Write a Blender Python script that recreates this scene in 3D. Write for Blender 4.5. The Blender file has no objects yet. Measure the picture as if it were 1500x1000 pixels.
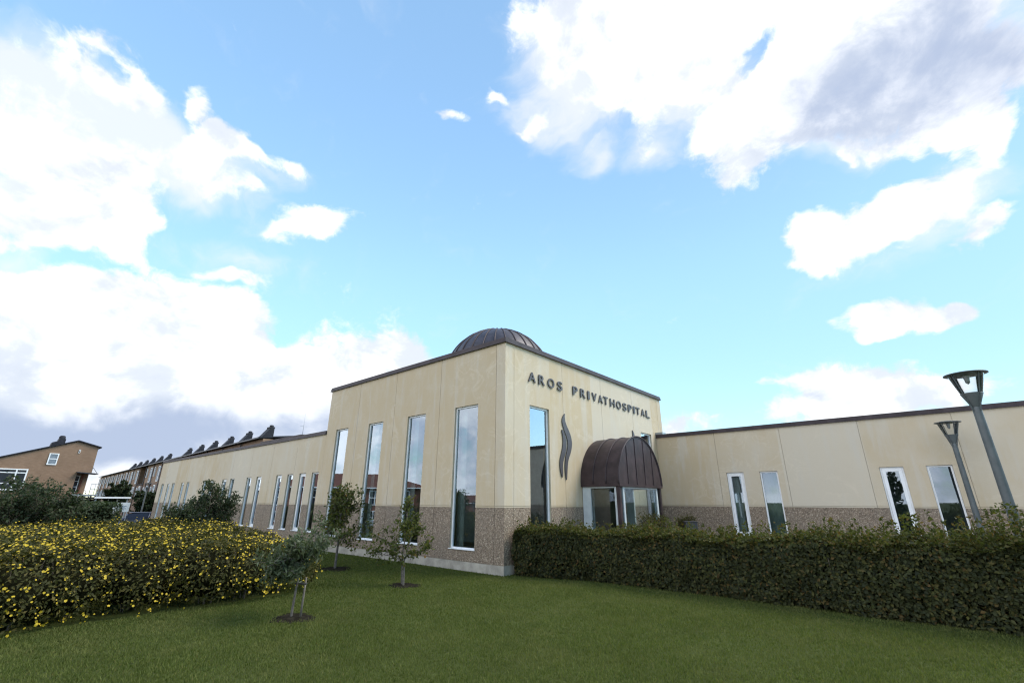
import bpy, bmesh, math, random
import numpy as np
from mathutils import Matrix, Vector, Euler

SC = bpy.context.scene
COL = SC.collection
R = math.radians

# ------------------------------------------------------------------ camera
cam_data = bpy.data.cameras.new('camera')
cam_data.sensor_width = 36.0
cam_data.lens = 15.907
cam_data.clip_start = 0.05
cam_data.clip_end = 6000
cam = bpy.data.objects.new('camera', cam_data)
COL.objects.link(cam)
CAM = Vector((7.8515, -8.7606, 1.6487))
_yaw, _pit, _rol = R(41.0035), R(19.446), R(0.1808)
_fw = Vector((-math.sin(_yaw) * math.cos(_pit), math.cos(_yaw) * math.cos(_pit), math.sin(_pit)))
_rt = Vector((math.cos(_yaw), math.sin(_yaw), 0))
_up = _rt.cross(_fw)
_r = _rt * math.cos(_rol) + _up * math.sin(_rol)
_u = -_rt * math.sin(_rol) + _up * math.cos(_rol)
cam.matrix_world = Matrix(((_r.x, _u.x, -_fw.x, CAM.x), (_r.y, _u.y, -_fw.y, CAM.y), (_r.z, _u.z, -_fw.z, CAM.z), (0, 0, 0, 1)))
SC.camera = cam

# ------------------------------------------------------------------ exposure
SC.view_settings.view_transform = 'Standard'
SC.view_settings.look = 'None'
SC.view_settings.exposure = 1.4
SC.view_settings.gamma = 1.0
SC.cycles.max_bounces = 8
SC.cycles.diffuse_bounces = 3
SC.cycles.glossy_bounces = 4
SC.cycles.transmission_bounces = 4
SC.cycles.transparent_max_bounces = 12
SC.cycles.use_denoising = True
SC.cycles.filter_width = 1.2

# ------------------------------------------------------------------ sun
SUN_AZ, SUN_EL = 48.0, 50.0        # azimuth counter-clockwise from +X, behind the building to the right
sl = bpy.data.lights.new('sun', 'SUN')
sl.energy = 1.7
sl.angle = R(32)
sl.color = (1.0, 0.92, 0.80)
sun = bpy.data.objects.new('sun', sl)
COL.objects.link(sun)
_sd = Vector((math.cos(R(SUN_AZ)) * math.cos(R(SUN_EL)), math.sin(R(SUN_AZ)) * math.cos(R(SUN_EL)), math.sin(R(SUN_EL))))
sun.rotation_euler = _sd.to_track_quat('Z', 'Y').to_euler()
sun.location = (20, 20, 30)

# ------------------------------------------------------------------ sky
# clouds: azimuth, elevation, half width, half height, tilt (degrees), weight
CLOUDS = [(-177.4, 36.94, 4.62, 2.89, -177.6, 0.85),(-179.77, 39.9, 1.69, 1.48, -179.37, 0.5),(178.27, 36.2, 2.78, 1.72, 178.54, 0.7),(-177.89, 26.47, 6.74, 4.92, -173.4, 1.1),(176.76, 26.62, 3.47, 4.13, -178.52, 1.0),(-179.57, 22.46, 6.05, 2.08, -173.03, 0.75),(176.81, 23.91, 3.02, 1.87, -162.85, 0.6),(169.94, 36.28, 2.52, 2.83, -151.48, 1.0),(172.24, 38.4, 1.13, 1.84, -173.29, 0.8),(168.58, 35.4, 2.47, 1.65, 155.78, 0.6),(171.82, 32.56, 3.25, 1.3, 157.13, 0.95),(165.49, 35.19, 1.28, 1.16, 158.21, 0.95),(161.88, 36.3, 2.61, 1.09, -178.07, 0.9),(168.25, 31.39, 3.92, 1.22, 154.9, 0.85),(157.58, 30.4, 4.71, 2.06, 167.71, 1.0),(162.57, 29.27, 1.48, 0.88, 163.08, 0.5),(166.36, 23.29, 2.11, 0.94, 175.94, 0.85),(164.02, 22.75, 2.22, 0.89, -171.09, 0.75),(178.47, 17.08, 11.86, 3.54, 167.63, 1.0),(179.61, 13.0, 9.39, 5.29, 165.41, 1.15),(171.04, 16.4, 10.28, 4.4, 171.51, 1.05),(165.32, 18.39, 4.52, 2.55, 167.64, 0.75),(174.69, 9.66, 17.28, 4.97, 170.65, 1.2),(165.74, 10.99, 11.24, 4.22, 172.25, 1.1),(158.97, 9.54, 10.18, 3.72, 174.77, 1.0),(161.41, 15.7, 2.37, 1.65, -177.84, 0.7),(148.84, 15.62, 7.75, 5.07, 174.86, 1.15),(153.47, 17.19, 3.06, 2.81, 172.84, 0.7),(144.32, 16.81, 5.02, 2.93, -173.87, 0.8),(151.67, 9.33, 16.15, 4.67, 176.31, 1.0),(175.02, 5.3, 16.49, 3.58, 174.66, 1.1),(162.72, 4.91, 17.63, 2.09, 176.77, 0.9),(176.02, 2.32, 22.21, 1.15, 177.44, 0.5),(107.15, 51.79, 12.94, 5.61, -167.94, 1.1),(119.43, 51.87, 3.88, 4.06, 162.05, 0.6),(98.7, 46.48, 7.2, 5.64, -155.53, 1.05),(111.11, 45.56, 4.34, 4.73, -156.74, 0.85),(98.44, 39.37, 5.25, 4.21, -173.9, 1.0),(98.1, 35.71, 3.5, 2.03, 166.71, 0.7),(104.08, 39.52, 2.73, 2.46, -162.27, 0.55),(82.98, 40.48, 8.62, 7.02, -153.02, 1.3),(78.26, 34.62, 5.26, 4.82, -162.73, 1.1),(89.54, 39.16, 6.45, 3.8, -159.61, 1.0),(77.21, 29.97, 2.18, 1.56, -123.97, 1.0),(76.6, 27.79, 0.94, 1.34, -147.17, 0.6),(103.6, 53.02, 16.96, 2.81, -157.65, 0.8),(128.74, 54.77, 2.81, 2.98, -178.3, 0.3),(140.45, 45.09, 2.6, 0.99, -179.59, 0.9),(132.81, 46.86, 2.07, 1.04, -172.57, 0.95),(126.7, 45.28, 1.51, 1.15, 164.6, 0.9),(129.46, 44.86, 2.81, 0.78, -170.04, 0.7),(87.91, 33.75, 0.69, 0.56, -152.73, 0.9),(119.44, 41.42, 1.6, 0.78, 148.03, 0.35),(111.48, 40.34, 1.19, 1.59, -167.24, 0.4),(88.01, 26.23, 5.99, 2.78, 179.17, 1.1),(93.83, 25.65, 2.94, 2.96, 167.84, 1.0),(82.84, 26.83, 3.5, 1.96, 176.46, 0.9),(80.22, 25.63, 3.12, 1.5, 164.82, 0.75),(80.31, 22.2, 2.67, 1.4, 175.46, 0.85),(78.35, 22.88, 1.52, 1.65, 162.37, 0.6),(87.69, 17.48, 3.89, 1.76, -175.02, 1.2),(90.83, 17.02, 2.39, 1.62, -179.03, 1.0),(84.69, 17.3, 1.92, 1.12, -176.79, 1.0),(91.51, 16.05, 1.38, 0.68, -167.39, 0.5),(96.37, 11.92, 4.23, 2.49, -172.09, 1.05),(91.18, 10.5, 5.24, 2.99, -166.45, 1.1),(93.88, 8.13, 9.66, 2.33, 179.81, 1.0),(88.73, 9.81, 4.03, 2.25, -164.76, 0.9),(101.2, 12.16, 1.62, 0.6, -173.33, 0.5),(84.03, 9.98, 2.41, 1.3, -176.84, 0.6),(108.82, 8.97, 3.71, 1.55, -176.55, 0.95),(111.21, 7.92, 2.23, 1.17, -177.35, 0.6)]
CLEARINGS = [(178.42, 20.46, 5.8, 0.86, 170.0, 0.8),(-172.22, 38.28, 2.92, 1.93, 136.4, 0.7),(108.82, 14.93, 5.04, 3.2, -174.2, 0.4),(83.22, 13.17, 2.38, 1.5, -166.16, 0.4),(93.52, 46.58, 1.42, 3.15, -127.8, 1.0),(96.04, 44.96, 0.94, 1.89, -163.65, 0.8),(117.25, 49.44, 2.0, 1.38, 162.6, 1.0),(101.21, 45.81, 1.51, 1.41, -140.43, 0.5),(114.51, 43.7, 1.93, 1.69, -168.6, 1.0),(85.22, 34.88, 3.31, 0.6, -155.5, 0.4),(-179.41, 36.86, 1.91, 0.95, -176.4, 1.0),(160.48, 16.38, 1.5, 1.07, 170.74, 0.8),(165.77, 14.24, 1.46, 0.72, 170.09, 0.4),(179.69, 24.91, 1.82, 0.36, -164.23, 0.5),(170.33, 18.34, 1.0, 0.41, 165.32, 0.3),(165.47, 23.97, 3.87, 1.02, 175.89, 0.3),(73.89, 37.12, 1.71, 2.93, -137.18, 0.9),(85.83, 23.72, 4.03, 0.51, 175.19, 0.25)]
SHADED = [(82.26, 40.7, 9.4, 7.47, -148.84, 0.72),(81.59, 35.93, 8.91, 4.73, -160.24, 0.5),(91.1, 38.81, 4.49, 2.97, -175.06, 0.5),(76.68, 34.85, 3.87, 3.68, -141.69, 0.5),(176.2, 6.49, 13.0, 2.36, 177.38, 0.85),(176.51, 4.29, 13.11, 2.32, 175.4, 0.9),(168.17, 5.9, 13.8, 2.12, 175.32, 0.75),(178.12, 10.6, 4.1, 1.06, -177.4, 0.35),(164.66, 11.86, 4.46, 1.44, 171.99, 0.3),(159.52, 8.74, 9.29, 1.85, 175.08, 0.5),(98.41, 11.09, 3.01, 1.01, -177.85, 0.75),(95.02, 9.63, 2.21, 0.69, -173.29, 0.45),(81.66, 25.66, 2.87, 1.07, 164.56, 0.5),(87.36, 24.27, 5.05, 0.92, -179.6, 0.35),(-177.08, 34.87, 4.69, 2.3, 169.73, 0.35),(174.81, 35.25, 3.08, 1.28, 174.89, 0.3),(153.8, 8.41, 4.48, 1.54, 176.29, 0.45),(149.45, 10.26, 6.37, 1.44, 176.41, 0.25),(117.08, 52.22, 4.17, 3.72, -169.06, 0.25),(175.28, 12.11, 3.0, 0.92, -171.9, 0.35)]
VEILS = [(-175.38, 32.58, 7.12, 4.5, 174.06, 1.0),(179.37, 30.75, 10.71, 3.98, 179.07, 1.0),(173.15, 31.88, 8.04, 2.65, 172.31, 0.8),(176.21, 35.6, 2.94, 1.9, -179.67, 0.7),(123.1, 49.66, 5.31, 7.97, 153.83, 1.0),(113.75, 51.78, 8.07, 3.71, -166.44, 0.6),(87.52, 34.6, 7.09, 1.89, -157.58, 0.9),(104.91, 44.26, 9.64, 6.14, -161.3, 0.8),(80.22, 25.63, 3.84, 2.88, 164.82, 0.8),(86.08, 22.8, 5.3, 1.92, 174.29, 0.5),(164.2, 34.74, 5.31, 1.27, 167.96, 0.5),(165.29, 24.77, 7.35, 2.2, 173.13, 0.5),(-178.11, 19.66, 2.49, 1.74, 157.27, 0.8),(160.26, 29.47, 4.27, 1.65, 164.4, 0.5),(87.35, 17.79, 4.95, 2.27, -174.62, 0.4),(130.01, 45.56, 5.43, 1.77, -174.96, 0.5),(118.41, 41.31, 2.92, 1.92, 158.91, 0.5),(111.0, 40.26, 2.62, 2.14, -157.52, 0.5),(74.62, 36.46, 2.65, 4.53, -138.41, 0.7)]

SKY_STRENGTH = 0.13
world = bpy.data.worlds.new('World')
SC.world = world
world.use_nodes = True
world.cycles.sampling_method = 'MANUAL'
world.cycles.sample_map_resolution = 512
wt = world.node_tree
wt.nodes.clear()

def node(nt, kind, **kw):
    n = nt.nodes.new(kind)
    for k, v in kw.items():
        if k == 'ins':
            for a, b in v.items():
                if hasattr(b, 'is_linked'):
                    nt.links.new(b, n.inputs[a])
                else:
                    n.inputs[a].default_value = b
        else:
            setattr(n, k, v)
    return n

def mth(nt, op, a, b=None, c=None, clamp=False):
    n = nt.nodes.new('ShaderNodeMath')
    n.operation = op
    n.use_clamp = clamp
    for i, v in enumerate((a, b, c)):
        if v is None:
            continue
        if hasattr(v, 'is_linked'):
            nt.links.new(v, n.inputs[i])
        else:
            n.inputs[i].default_value = v
    return n.outputs[0]

def mixc(nt, f, a, b, mode='MIX'):
    n = nt.nodes.new('ShaderNodeMix')
    n.data_type = 'RGBA'
    n.blend_type = mode
    for i, v in ((0, f), (6, a), (7, b)):
        if hasattr(v, 'is_linked'):
            nt.links.new(v, n.inputs[i])
        elif i == 0:
            n.inputs[0].default_value = v
        else:
            n.inputs[i].default_value = (*v, 1) if len(v) == 3 else v
    return n.outputs[2]

def smooth(nt, v, a, b, lo=0.0, hi=1.0):
    n = nt.nodes.new('ShaderNodeMapRange')
    n.interpolation_type = 'SMOOTHSTEP'
    nt.links.new(v, n.inputs[0])
    for i, x in enumerate((a, b, lo, hi)):
        n.inputs[i + 1].default_value = x
    return n.outputs[0]

def build_sky():
    nt = wt
    tc = node(nt, 'ShaderNodeTexCoord')
    d = tc.outputs['Generated']
    sky = node(nt, 'ShaderNodeTexSky', sky_type='NISHITA', sun_disc=False, sun_elevation=R(SUN_EL),
               sun_rotation=R(90 - SUN_AZ), altitude=0, air_density=1.0, dust_density=0.15, ozone_density=2.0)
    # slight warp so that the cloud outlines are not ellipses
    wn = node(nt, 'ShaderNodeTexNoise', ins={'Vector': d, 'Scale': 5.0, 'Detail': 4.0, 'Roughness': 0.55})
    wv = node(nt, 'ShaderNodeVectorMath', operation='SUBTRACT', ins={0: wn.outputs['Color'], 1: (0.5, 0.5, 0.5)})
    wm = node(nt, 'ShaderNodeVectorMath', operation='MULTIPLY_ADD', ins={0: wv.outputs[0], 1: (0.16, 0.16, 0.16), 2: d})
    dw = wm.outputs[0]

    def field(table, grow):
        acc = None
        for az, el, s1, s2, tilt, w in table:
            A, E, T = R(az), R(el), R(tilt)
            c = Vector((math.cos(A) * math.cos(E), math.sin(A) * math.cos(E), math.sin(E)))
            ea = Vector((-math.sin(A), math.cos(A), 0))
            ee = Vector((-math.sin(E) * math.cos(A), -math.sin(E) * math.sin(A), math.cos(E)))
            e1 = ea * math.cos(T) + ee * math.sin(T)
            e2 = -ea * math.sin(T) + ee * math.cos(T)
            e3 = e1.cross(e2)
            m = Matrix((e1, e2, e3)).transposed()
            mp = node(nt, 'ShaderNodeMapping', vector_type='TEXTURE', ins={'Vector': dw})
            mp.inputs['Location'].default_value = c
            mp.inputs['Rotation'].default_value = m.to_euler('XYZ')
            mp.inputs['Scale'].default_value = (math.tan(R(s1)) * grow, math.tan(R(s2)) * grow, 0.6)
            g = node(nt, 'ShaderNodeTexGradient', gradient_type='SPHERICAL', ins={'Vector': mp.outputs[0]})
            acc = mth(nt, 'MULTIPLY_ADD', g.outputs['Fac'], w, acc if acc is not None else 0.0)
        return acc

    dens = mth(nt, 'MINIMUM', field(CLOUDS, 1.45), 1.2)
    holes = field(CLEARINGS, 1.4)
    grey = field(SHADED, 1.75)
    # the rest of the sky, behind the camera: broken grey overcast
    back = node(nt, 'ShaderNodeVectorMath', operation='DOT_PRODUCT', ins={0: d, 1: (-0.33, -0.93, 0.1)})
    backf = smooth(nt, back.outputs['Value'], 0.30, 0.70)
    dens = mth(nt, 'MULTIPLY_ADD', backf, 0.85, dens)
    dens = mth(nt, 'MULTIPLY_ADD', holes, -0.9, dens)
    st = node(nt, 'ShaderNodeVectorMath', operation='MULTIPLY', ins={0: d, 1: (1.0, 1.0, 1.35)})
    n1 = node(nt, 'ShaderNodeTexNoise', ins={'Vector': st.outputs[0], 'Scale': 7.0, 'Detail': 12.0, 'Roughness': 0.63, 'Distortion': 0.35})
    up = node(nt, 'ShaderNodeVectorMath', operation='ADD', ins={0: st.outputs[0], 1: (0.016, 0.014, 0.045)})
    n2 = node(nt, 'ShaderNodeTexNoise', ins={'Vector': up.outputs[0], 'Scale': 9.0, 'Detail': 5.0, 'Roughness': 0.55, 'Distortion': 0.25})
    n3 = node(nt, 'ShaderNodeTexNoise', ins={'Vector': st.outputs[0], 'Scale': 3.4, 'Detail': 3.0, 'Roughness': 0.5})
    nz = mth(nt, 'SUBTRACT', n1.outputs['Fac'], 0.5)
    n4 = node(nt, 'ShaderNodeTexNoise', ins={'Vector': wm.outputs[0], 'Scale': 26.0, 'Detail': 9.0, 'Roughness': 0.62, 'Distortion': 0.5})
    D = mth(nt, 'MULTIPLY_ADD', nz, 1.9, dens)
    D = mth(nt, 'MULTIPLY_ADD', mth(nt, 'SUBTRACT', n4.outputs['Fac'], 0.5), 0.85, D)
    alpha = smooth(nt, D, 0.33, 0.84)
    # shading: thicker towards the light = greyer on this side
    emb = mth(nt, 'SUBTRACT', n2.outputs['Fac'], n1.outputs['Fac'])
    emb = mth(nt, 'MULTIPLY', emb, 2.8)
    g1 = mth(nt, 'MULTIPLY_ADD', mth(nt, 'SUBTRACT', n3.outputs['Fac'], 0.5), 0.8, grey)
    g1 = mth(nt, 'MULTIPLY_ADD', nz, -0.9, g1)
    g1 = mth(nt, 'ADD', g1, mth(nt, 'MULTIPLY', emb, 0.35))
    g1 = mth(nt, 'MULTIPLY_ADD', backf, 0.62, g1)
    gf = smooth(nt, g1, 0.05, 1.55)
    k = 2 ** -SC.view_settings.exposure / SKY_STRENGTH      # cloud colours as they should look in the picture
    white = (1.08 * k, 1.10 * k, 1.13 * k)
    dark = (0.50 * k, 0.59 * k, 0.79 * k)
    relief = smooth(nt, emb, -0.25, 0.45)
    lit = mixc(nt, relief, tuple(c * 1.12 for c in white), tuple(c * a for c, a in zip(white, (.80, .84, .90))))
    cc = mixc(nt, gf, lit, dark)
    # clouds behind the camera are brightened to throw extra light on walls and lawn
    bb = smooth(nt, backf, 0.0, 1.0, 1.0, 2.3)
    cc = mixc(nt, 1.0, cc, node(nt, 'ShaderNodeCombineColor', ins={0: bb, 1: bb, 2: bb}).outputs[0], 'MULTIPLY')
    gm = node(nt, 'ShaderNodeGamma', ins={'Color': sky.outputs[0], 'Gamma': 0.88})
    tint = mixc(nt, 1.0, gm.outputs[0], SKY_TINT, 'MULTIPLY')
    # horizon air is less bright than clear air would be, and the side of the sun is veiled
    sz = node(nt, 'ShaderNodeSeparateXYZ', ins={0: d})
    low = smooth(nt, sz.outputs[2], -0.02, 0.5, 0.60, 1.0)
    sside = node(nt, 'ShaderNodeVectorMath', operation='DOT_PRODUCT', ins={0: d, 1: (_sd.x, _sd.y, _sd.z * .6)})
    low = mth(nt, 'MULTIPLY', low, smooth(nt, sside.outputs['Value'], -0.1, 0.9, 1.0, 0.55))
    glow = node(nt, 'ShaderNodeVectorMath', operation='DOT_PRODUCT', ins={0: d, 1: (math.cos(R(SUN_AZ)), math.sin(R(SUN_AZ)), 0.2)})
    low = mth(nt, 'MULTIPLY', low, smooth(nt, glow.outputs['Value'], 0.88, 0.98, 1.0, 3.0))
    tint = mixc(nt, 1.0, tint, node(nt, 'ShaderNodeCombineColor', ins={0: low, 1: low, 2: low}).outputs[0], 'MULTIPLY')
    # thin streaked veils between the heaps
    vs = node(nt, 'ShaderNodeVectorMath', operation='MULTIPLY', ins={0: wm.outputs[0], 1: (3.0, 9.0, 9.0)})
    vn = node(nt, 'ShaderNodeTexNoise', ins={'Vector': vs.outputs[0], 'Scale': 1.6, 'Detail': 9.0, 'Roughness': 0.6, 'Distortion': 0.6})
    vD = mth(nt, 'MULTIPLY_ADD', mth(nt, 'SUBTRACT', vn.outputs['Fac'], 0.5), 1.1, field(VEILS, 1.35))
    va = mth(nt, 'MULTIPLY', smooth(nt, vD, 0.05, 1.0), 0.80)
    tint = mixc(nt, va, tint, tuple(c * .93 for c in white))
    out = mixc(nt, mth(nt, 'MULTIPLY', alpha, 0.98), tint, cc)
    bg = node(nt, 'ShaderNodeBackground', ins={'Color': out, 'Strength': SKY_STRENGTH})
    wo = node(nt, 'ShaderNodeOutputWorld')
    nt.links.new(bg.outputs[0], wo.inputs[0])

SKY_TINT = (1.24, 1.40, 1.31)
build_sky()

# ================================================================== helpers
rng = np.random.default_rng(7)
random.seed(7)

def put(o, parent=None):
    COL.objects.link(o)
    if parent is not None:
        o.parent = parent
    return o

def tag(o, label=None, cat=None, group=None, kind=None):
    if label: o['label'] = label
    if cat: o['category'] = cat
    if group: o['group'] = group
    if kind: o['kind'] = kind
    return o

def thing(name, label, cat, loc=(0, 0, 0), rz=0.0, group=None):
    o = bpy.data.objects.new(name, None)
    o.empty_display_size = 0.3
    o.location = loc
    o.rotation_euler = (0, 0, rz)
    put(o)
    return tag(o, label, cat, group)

def copy_thing(src, loc, rz=None, label=None):
    c = src.copy()
    COL.objects.link(c)
    c.location = loc
    if rz is not None: c.rotation_euler = (0, 0, rz)
    if label: c['label'] = label
    for ch in src.children:
        d = ch.copy(); COL.objects.link(d); d.parent = c
        for g in ch.children:
            e = g.copy(); COL.objects.link(e); e.parent = d
    return c

class MB:
    """collects faces and builds one mesh object"""
    def __init__(self):
        self.v, self.f, self.sm = [], [], []
    def add(self, vs, fs, smooth=False):
        b = len(self.v)
        self.v += [tuple(p) for p in vs]
        self.f += [tuple(b + i for i in f) for f in fs]
        self.sm += [smooth] * len(fs)
    def box(self, x0, x1, y0, y1, z0, z1, m=None):
        p = [(x, y, z) for z in (z0, z1) for y in (y0, y1) for x in (x0, x1)]
        if m is not None: p = [m @ Vector(q) for q in p]
        self.add(p, [(0, 2, 3, 1), (4, 5, 7, 6), (0, 1, 5, 4), (2, 6, 7, 3), (0, 4, 6, 2), (1, 3, 7, 5)])
        return self
    def prism(self, poly, f, a, b):
        """poly of (u,v); f(u,v,w) -> point; w from a to b"""
        n = len(poly)
        self.add([f(u, v, a) for u, v in poly] + [f(u, v, b) for u, v in poly],
                 [tuple(range(n))[::-1], tuple(range(n, 2 * n))] + [(i, (i + 1) % n, n + (i + 1) % n, n + i) for i in range(n)])
        return self
    def tube(self, pts, rad, n=8, caps=True, smooth=True):
        pts = [Vector(p) for p in pts]
        if not hasattr(rad, '__len__'): rad = [rad] * len(pts)
        vs = []
        for i, p in enumerate(pts):
            t = (pts[min(i + 1, len(pts) - 1)] - pts[max(i - 1, 0)]).normalized()
            a = Vector((1, 0, 0)) if abs(t.x) < 0.8 else Vector((0, 1, 0))
            u = t.cross(a).normalized(); w = t.cross(u)
            for k in range(n):
                th = 2 * math.pi * k / n
                vs.append(p + (u * math.cos(th) + w * math.sin(th)) * rad[i])
        fs = []
        for i in range(len(pts) - 1):
            for k in range(n):
                fs.append((i * n + k, i * n + (k + 1) % n, (i + 1) * n + (k + 1) % n, (i + 1) * n + k))
        self.add(vs, fs, smooth)
        if caps:
            m = len(pts) - 1
            self.add(vs[:n], [tuple(range(n))[::-1]]); self.add(vs[m * n:], [tuple(range(n))])
        return self
    def lathe(self, prof, c=(0, 0, 0), n=32, smooth=True, m=None):
        vs = []
        for r, z in prof:
            for k in range(n):
                th = 2 * math.pi * k / n
                p = Vector((c[0] + r * math.cos(th), c[1] + r * math.sin(th), c[2] + z))
                vs.append(m @ p if m is not None else p)
        fs = [(i * n + k, i * n + (k + 1) % n, (i + 1) * n + (k + 1) % n, (i + 1) * n + k) for i in range(len(prof) - 1) for k in range(n)]
        self.add(vs, fs, smooth)
        return self
    def build(self, name, mat, parent=None, recalc=True, bevel=0.0):
        me = bpy.data.meshes.new(name)
        me.from_pydata([tuple(p) for p in self.v], [], self.f)
        me.polygons.foreach_set('use_smooth', np.array(self.sm, dtype=bool))
        me.update()
        if recalc or bevel:
            bm = bmesh.new(); bm.from_mesh(me)
            bmesh.ops.remove_doubles(bm, verts=bm.verts, dist=1e-5)
            if bevel:
                bmesh.ops.bevel(bm, geom=[e for e in bm.edges if len(e.link_faces) == 2 and e.calc_face_angle(0) > 0.6], offset=bevel, segments=2, profile=0.5, affect='EDGES')
            bmesh.ops.recalc_face_normals(bm, faces=bm.faces)
            bm.to_mesh(me); bm.free()
        me.materials.append(mat)
        return put(bpy.data.objects.new(name, me), parent)

def np_mesh(name, verts, faces, mat, parent=None, mats=None, midx=None):
    """verts (n,3), faces (m,k) arrays"""
    me = bpy.data.meshes.new(name)
    n, m, k = len(verts), len(faces), faces.shape[1]
    me.vertices.add(n); me.vertices.foreach_set('co', np.ascontiguousarray(verts, dtype=np.float32).ravel())
    me.loops.add(m * k); me.loops.foreach_set('vertex_index', np.ascontiguousarray(faces, dtype=np.int32).ravel())
    me.polygons.add(m)
    me.polygons.foreach_set('loop_start', np.arange(0, m * k, k, dtype=np.int32))
    me.polygons.foreach_set('loop_total', np.full(m, k, dtype=np.int32))
    for q in (mats or [mat]): me.materials.append(q)
    if midx is not None: me.polygons.foreach_set('material_index', midx.astype(np.int32))
    me.update(calc_edges=True); me.validate()
    return put(bpy.data.objects.new(name, me), parent)

def unit(a):
    return a / np.maximum(np.linalg.norm(a, axis=1, keepdims=True), 1e-9)

def leaf_arrays(P, N, L, W, rs, fold=0.25, droop=0.0):
    """a folded diamond per point: P base, N facing, L length, W width"""
    n = len(P)
    N = unit(N)
    T = unit(np.cross(N, rs.normal(size=(n, 3))))
    T[:, 2] -= droop; T = unit(T)
    B = unit(np.cross(N, T)); N2 = np.cross(T, B)
    L = np.broadcast_to(L, (n,))[:, None]; W = np.broadcast_to(W, (n,))[:, None]
    v = np.empty((n, 4, 3))
    v[:, 0] = P - T * L * .5
    v[:, 1] = P + B * W * .5 - T * L * .06 + N2 * W * fold
    v[:, 2] = P + T * L * .5
    v[:, 3] = P - B * W * .5 - T * L * .06 + N2 * W * fold
    i = np.arange(n)[:, None] * 4
    f = np.concatenate([i + np.array([[0, 1, 2]]), i + np.array([[0, 2, 3]])], 0)
    return v.reshape(-1, 3), f

# ================================================================== materials
def new_mat(name):
    m = bpy.data.materials.new(name); m.use_nodes = True
    nt = m.node_tree
    return m, nt, nt.nodes['Principled BSDF']

def plain(name, col, rough=0.6, metal=0.0, var=0.12, scale=6.0, bump=0.0, bscale=40.0, spec=0.5):
    m, nt, b = new_mat(name)
    tc = node(nt, 'ShaderNodeTexCoord')
    n = node(nt, 'ShaderNodeTexNoise', ins={'Vector': tc.outputs['Object'], 'Scale': scale, 'Detail': 6.0, 'Roughness': 0.6})
    lo = tuple(c * (1 - var) for c in col); hi = tuple(min(1, c * (1 + var)) for c in col)
    nt.links.new(mixc(nt, smooth(nt, n.outputs['Fac'], .3, .7), lo, hi), b.inputs['Base Color'])
    b.inputs['Roughness'].default_value = rough
    b.inputs['Metallic'].default_value = metal
    b.inputs['Specular IOR Level'].default_value = spec
    if bump:
        n2 = node(nt, 'ShaderNodeTexNoise', ins={'Vector': tc.outputs['Object'], 'Scale': bscale, 'Detail': 4.0})
        bp = node(nt, 'ShaderNodeBump', ins={'Height': n2.outputs['Fac'], 'Strength': bump, 'Distance': 0.01})
        nt.links.new(bp.outputs[0], b.inputs['Normal'])
    return m

def concrete_panel(name, ochre, pale, grey):
    """tinted precast concrete: clouded ochre, pale efflorescence, runs down from the top, fine pores"""
    m, nt, b = new_mat(name)
    tc = node(nt, 'ShaderNodeTexCoord'); o = tc.outputs['Object']
    def noise(sc, det=5.0, rough=0.6, scv=(1, 1, 1), off=(0, 0, 0), dist=0.0):
        mp = node(nt, 'ShaderNodeMapping', ins={'Vector': o}); mp.inputs['Scale'].default_value = scv; mp.inputs['Location'].default_value = off
        return node(nt, 'ShaderNodeTexNoise', ins={'Vector': mp.outputs[0], 'Scale': sc, 'Detail': det, 'Roughness': rough, 'Distortion': dist}).outputs['Fac']
    big = noise(0.55, 4.0, 0.55, off=(3, 1, 0))
    mid = noise(2.2, 6.0, 0.65, (1, 1, 0.7))
    run = noise(3.0, 5.0, 0.6, (1, 1, 0.12), (0, 0, 5))
    fine = noise(45.0, 3.0, 0.7)
    blot = noise(1.1, 7.0, 0.7, off=(9, 4, 2), dist=0.8)
    # each panel was cast in its own batch
    sx = node(nt, 'ShaderNodeSeparateXYZ', ins={0: o})
    cell = mth(nt, 'FLOOR', mth(nt, 'DIVIDE', mth(nt, 'ADD', mth(nt, 'ADD', sx.outputs[0], sx.outputs[1]), 0.33), 2.33))
    wnz = node(nt, 'ShaderNodeTexWhiteNoise', noise_dimensions='1D', ins={'W': cell}).outputs['Value']
    f1 = mth(nt, 'ADD', mth(nt, 'MULTIPLY', big, 0.6), mth(nt, 'MULTIPLY', wnz, 0.4))
    c = mixc(nt, smooth(nt, f1, .34, .7), ochre, pale)
    c = mixc(nt, mth(nt, 'MULTIPLY', smooth(nt, mid, .42, .75), .55), c, pale)
    c = mixc(nt, mth(nt, 'MULTIPLY', smooth(nt, run, .48, .70), .5), c, grey)
    c = mixc(nt, mth(nt, 'MULTIPLY', smooth(nt, blot, .58, .70), .45), c, tuple(min(1, x * 1.12) for x in pale))
    c = mixc(nt, mth(nt, 'MULTIPLY', smooth(nt, fine, .55, .8), .22), c, tuple(x * .6 for x in ochre))
    # thin pale lime lines, where water ran and dried
    ln = noise(1.3, 3.0, .5, (1, 1, 1.2), (2, 7, 1), 1.2)
    ln = mth(nt, 'ABSOLUTE', mth(nt, 'SUBTRACT', ln, .5))
    lm = mth(nt, 'MULTIPLY', smooth(nt, ln, .0, .035, 1.0, 0.0), smooth(nt, noise(.45, 2.0, .5, off=(5, 5, 5)), .50, .62))
    c = mixc(nt, mth(nt, 'MULTIPLY', lm, .22), c, tuple(min(1, x * 1.25) for x in pale))
    nt.links.new(c, b.inputs['Base Color'])
    b.inputs['Roughness'].default_value = 0.85
    b.inputs['Specular IOR Level'].default_value = 0.25
    h = mth(nt, 'ADD', mth(nt, 'MULTIPLY', fine, .5), mid)
    bp = node(nt, 'ShaderNodeBump', ins={'Height': h, 'Strength': .25, 'Distance': .012})
    nt.links.new(bp.outputs[0], b.inputs['Normal'])
    return m

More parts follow.
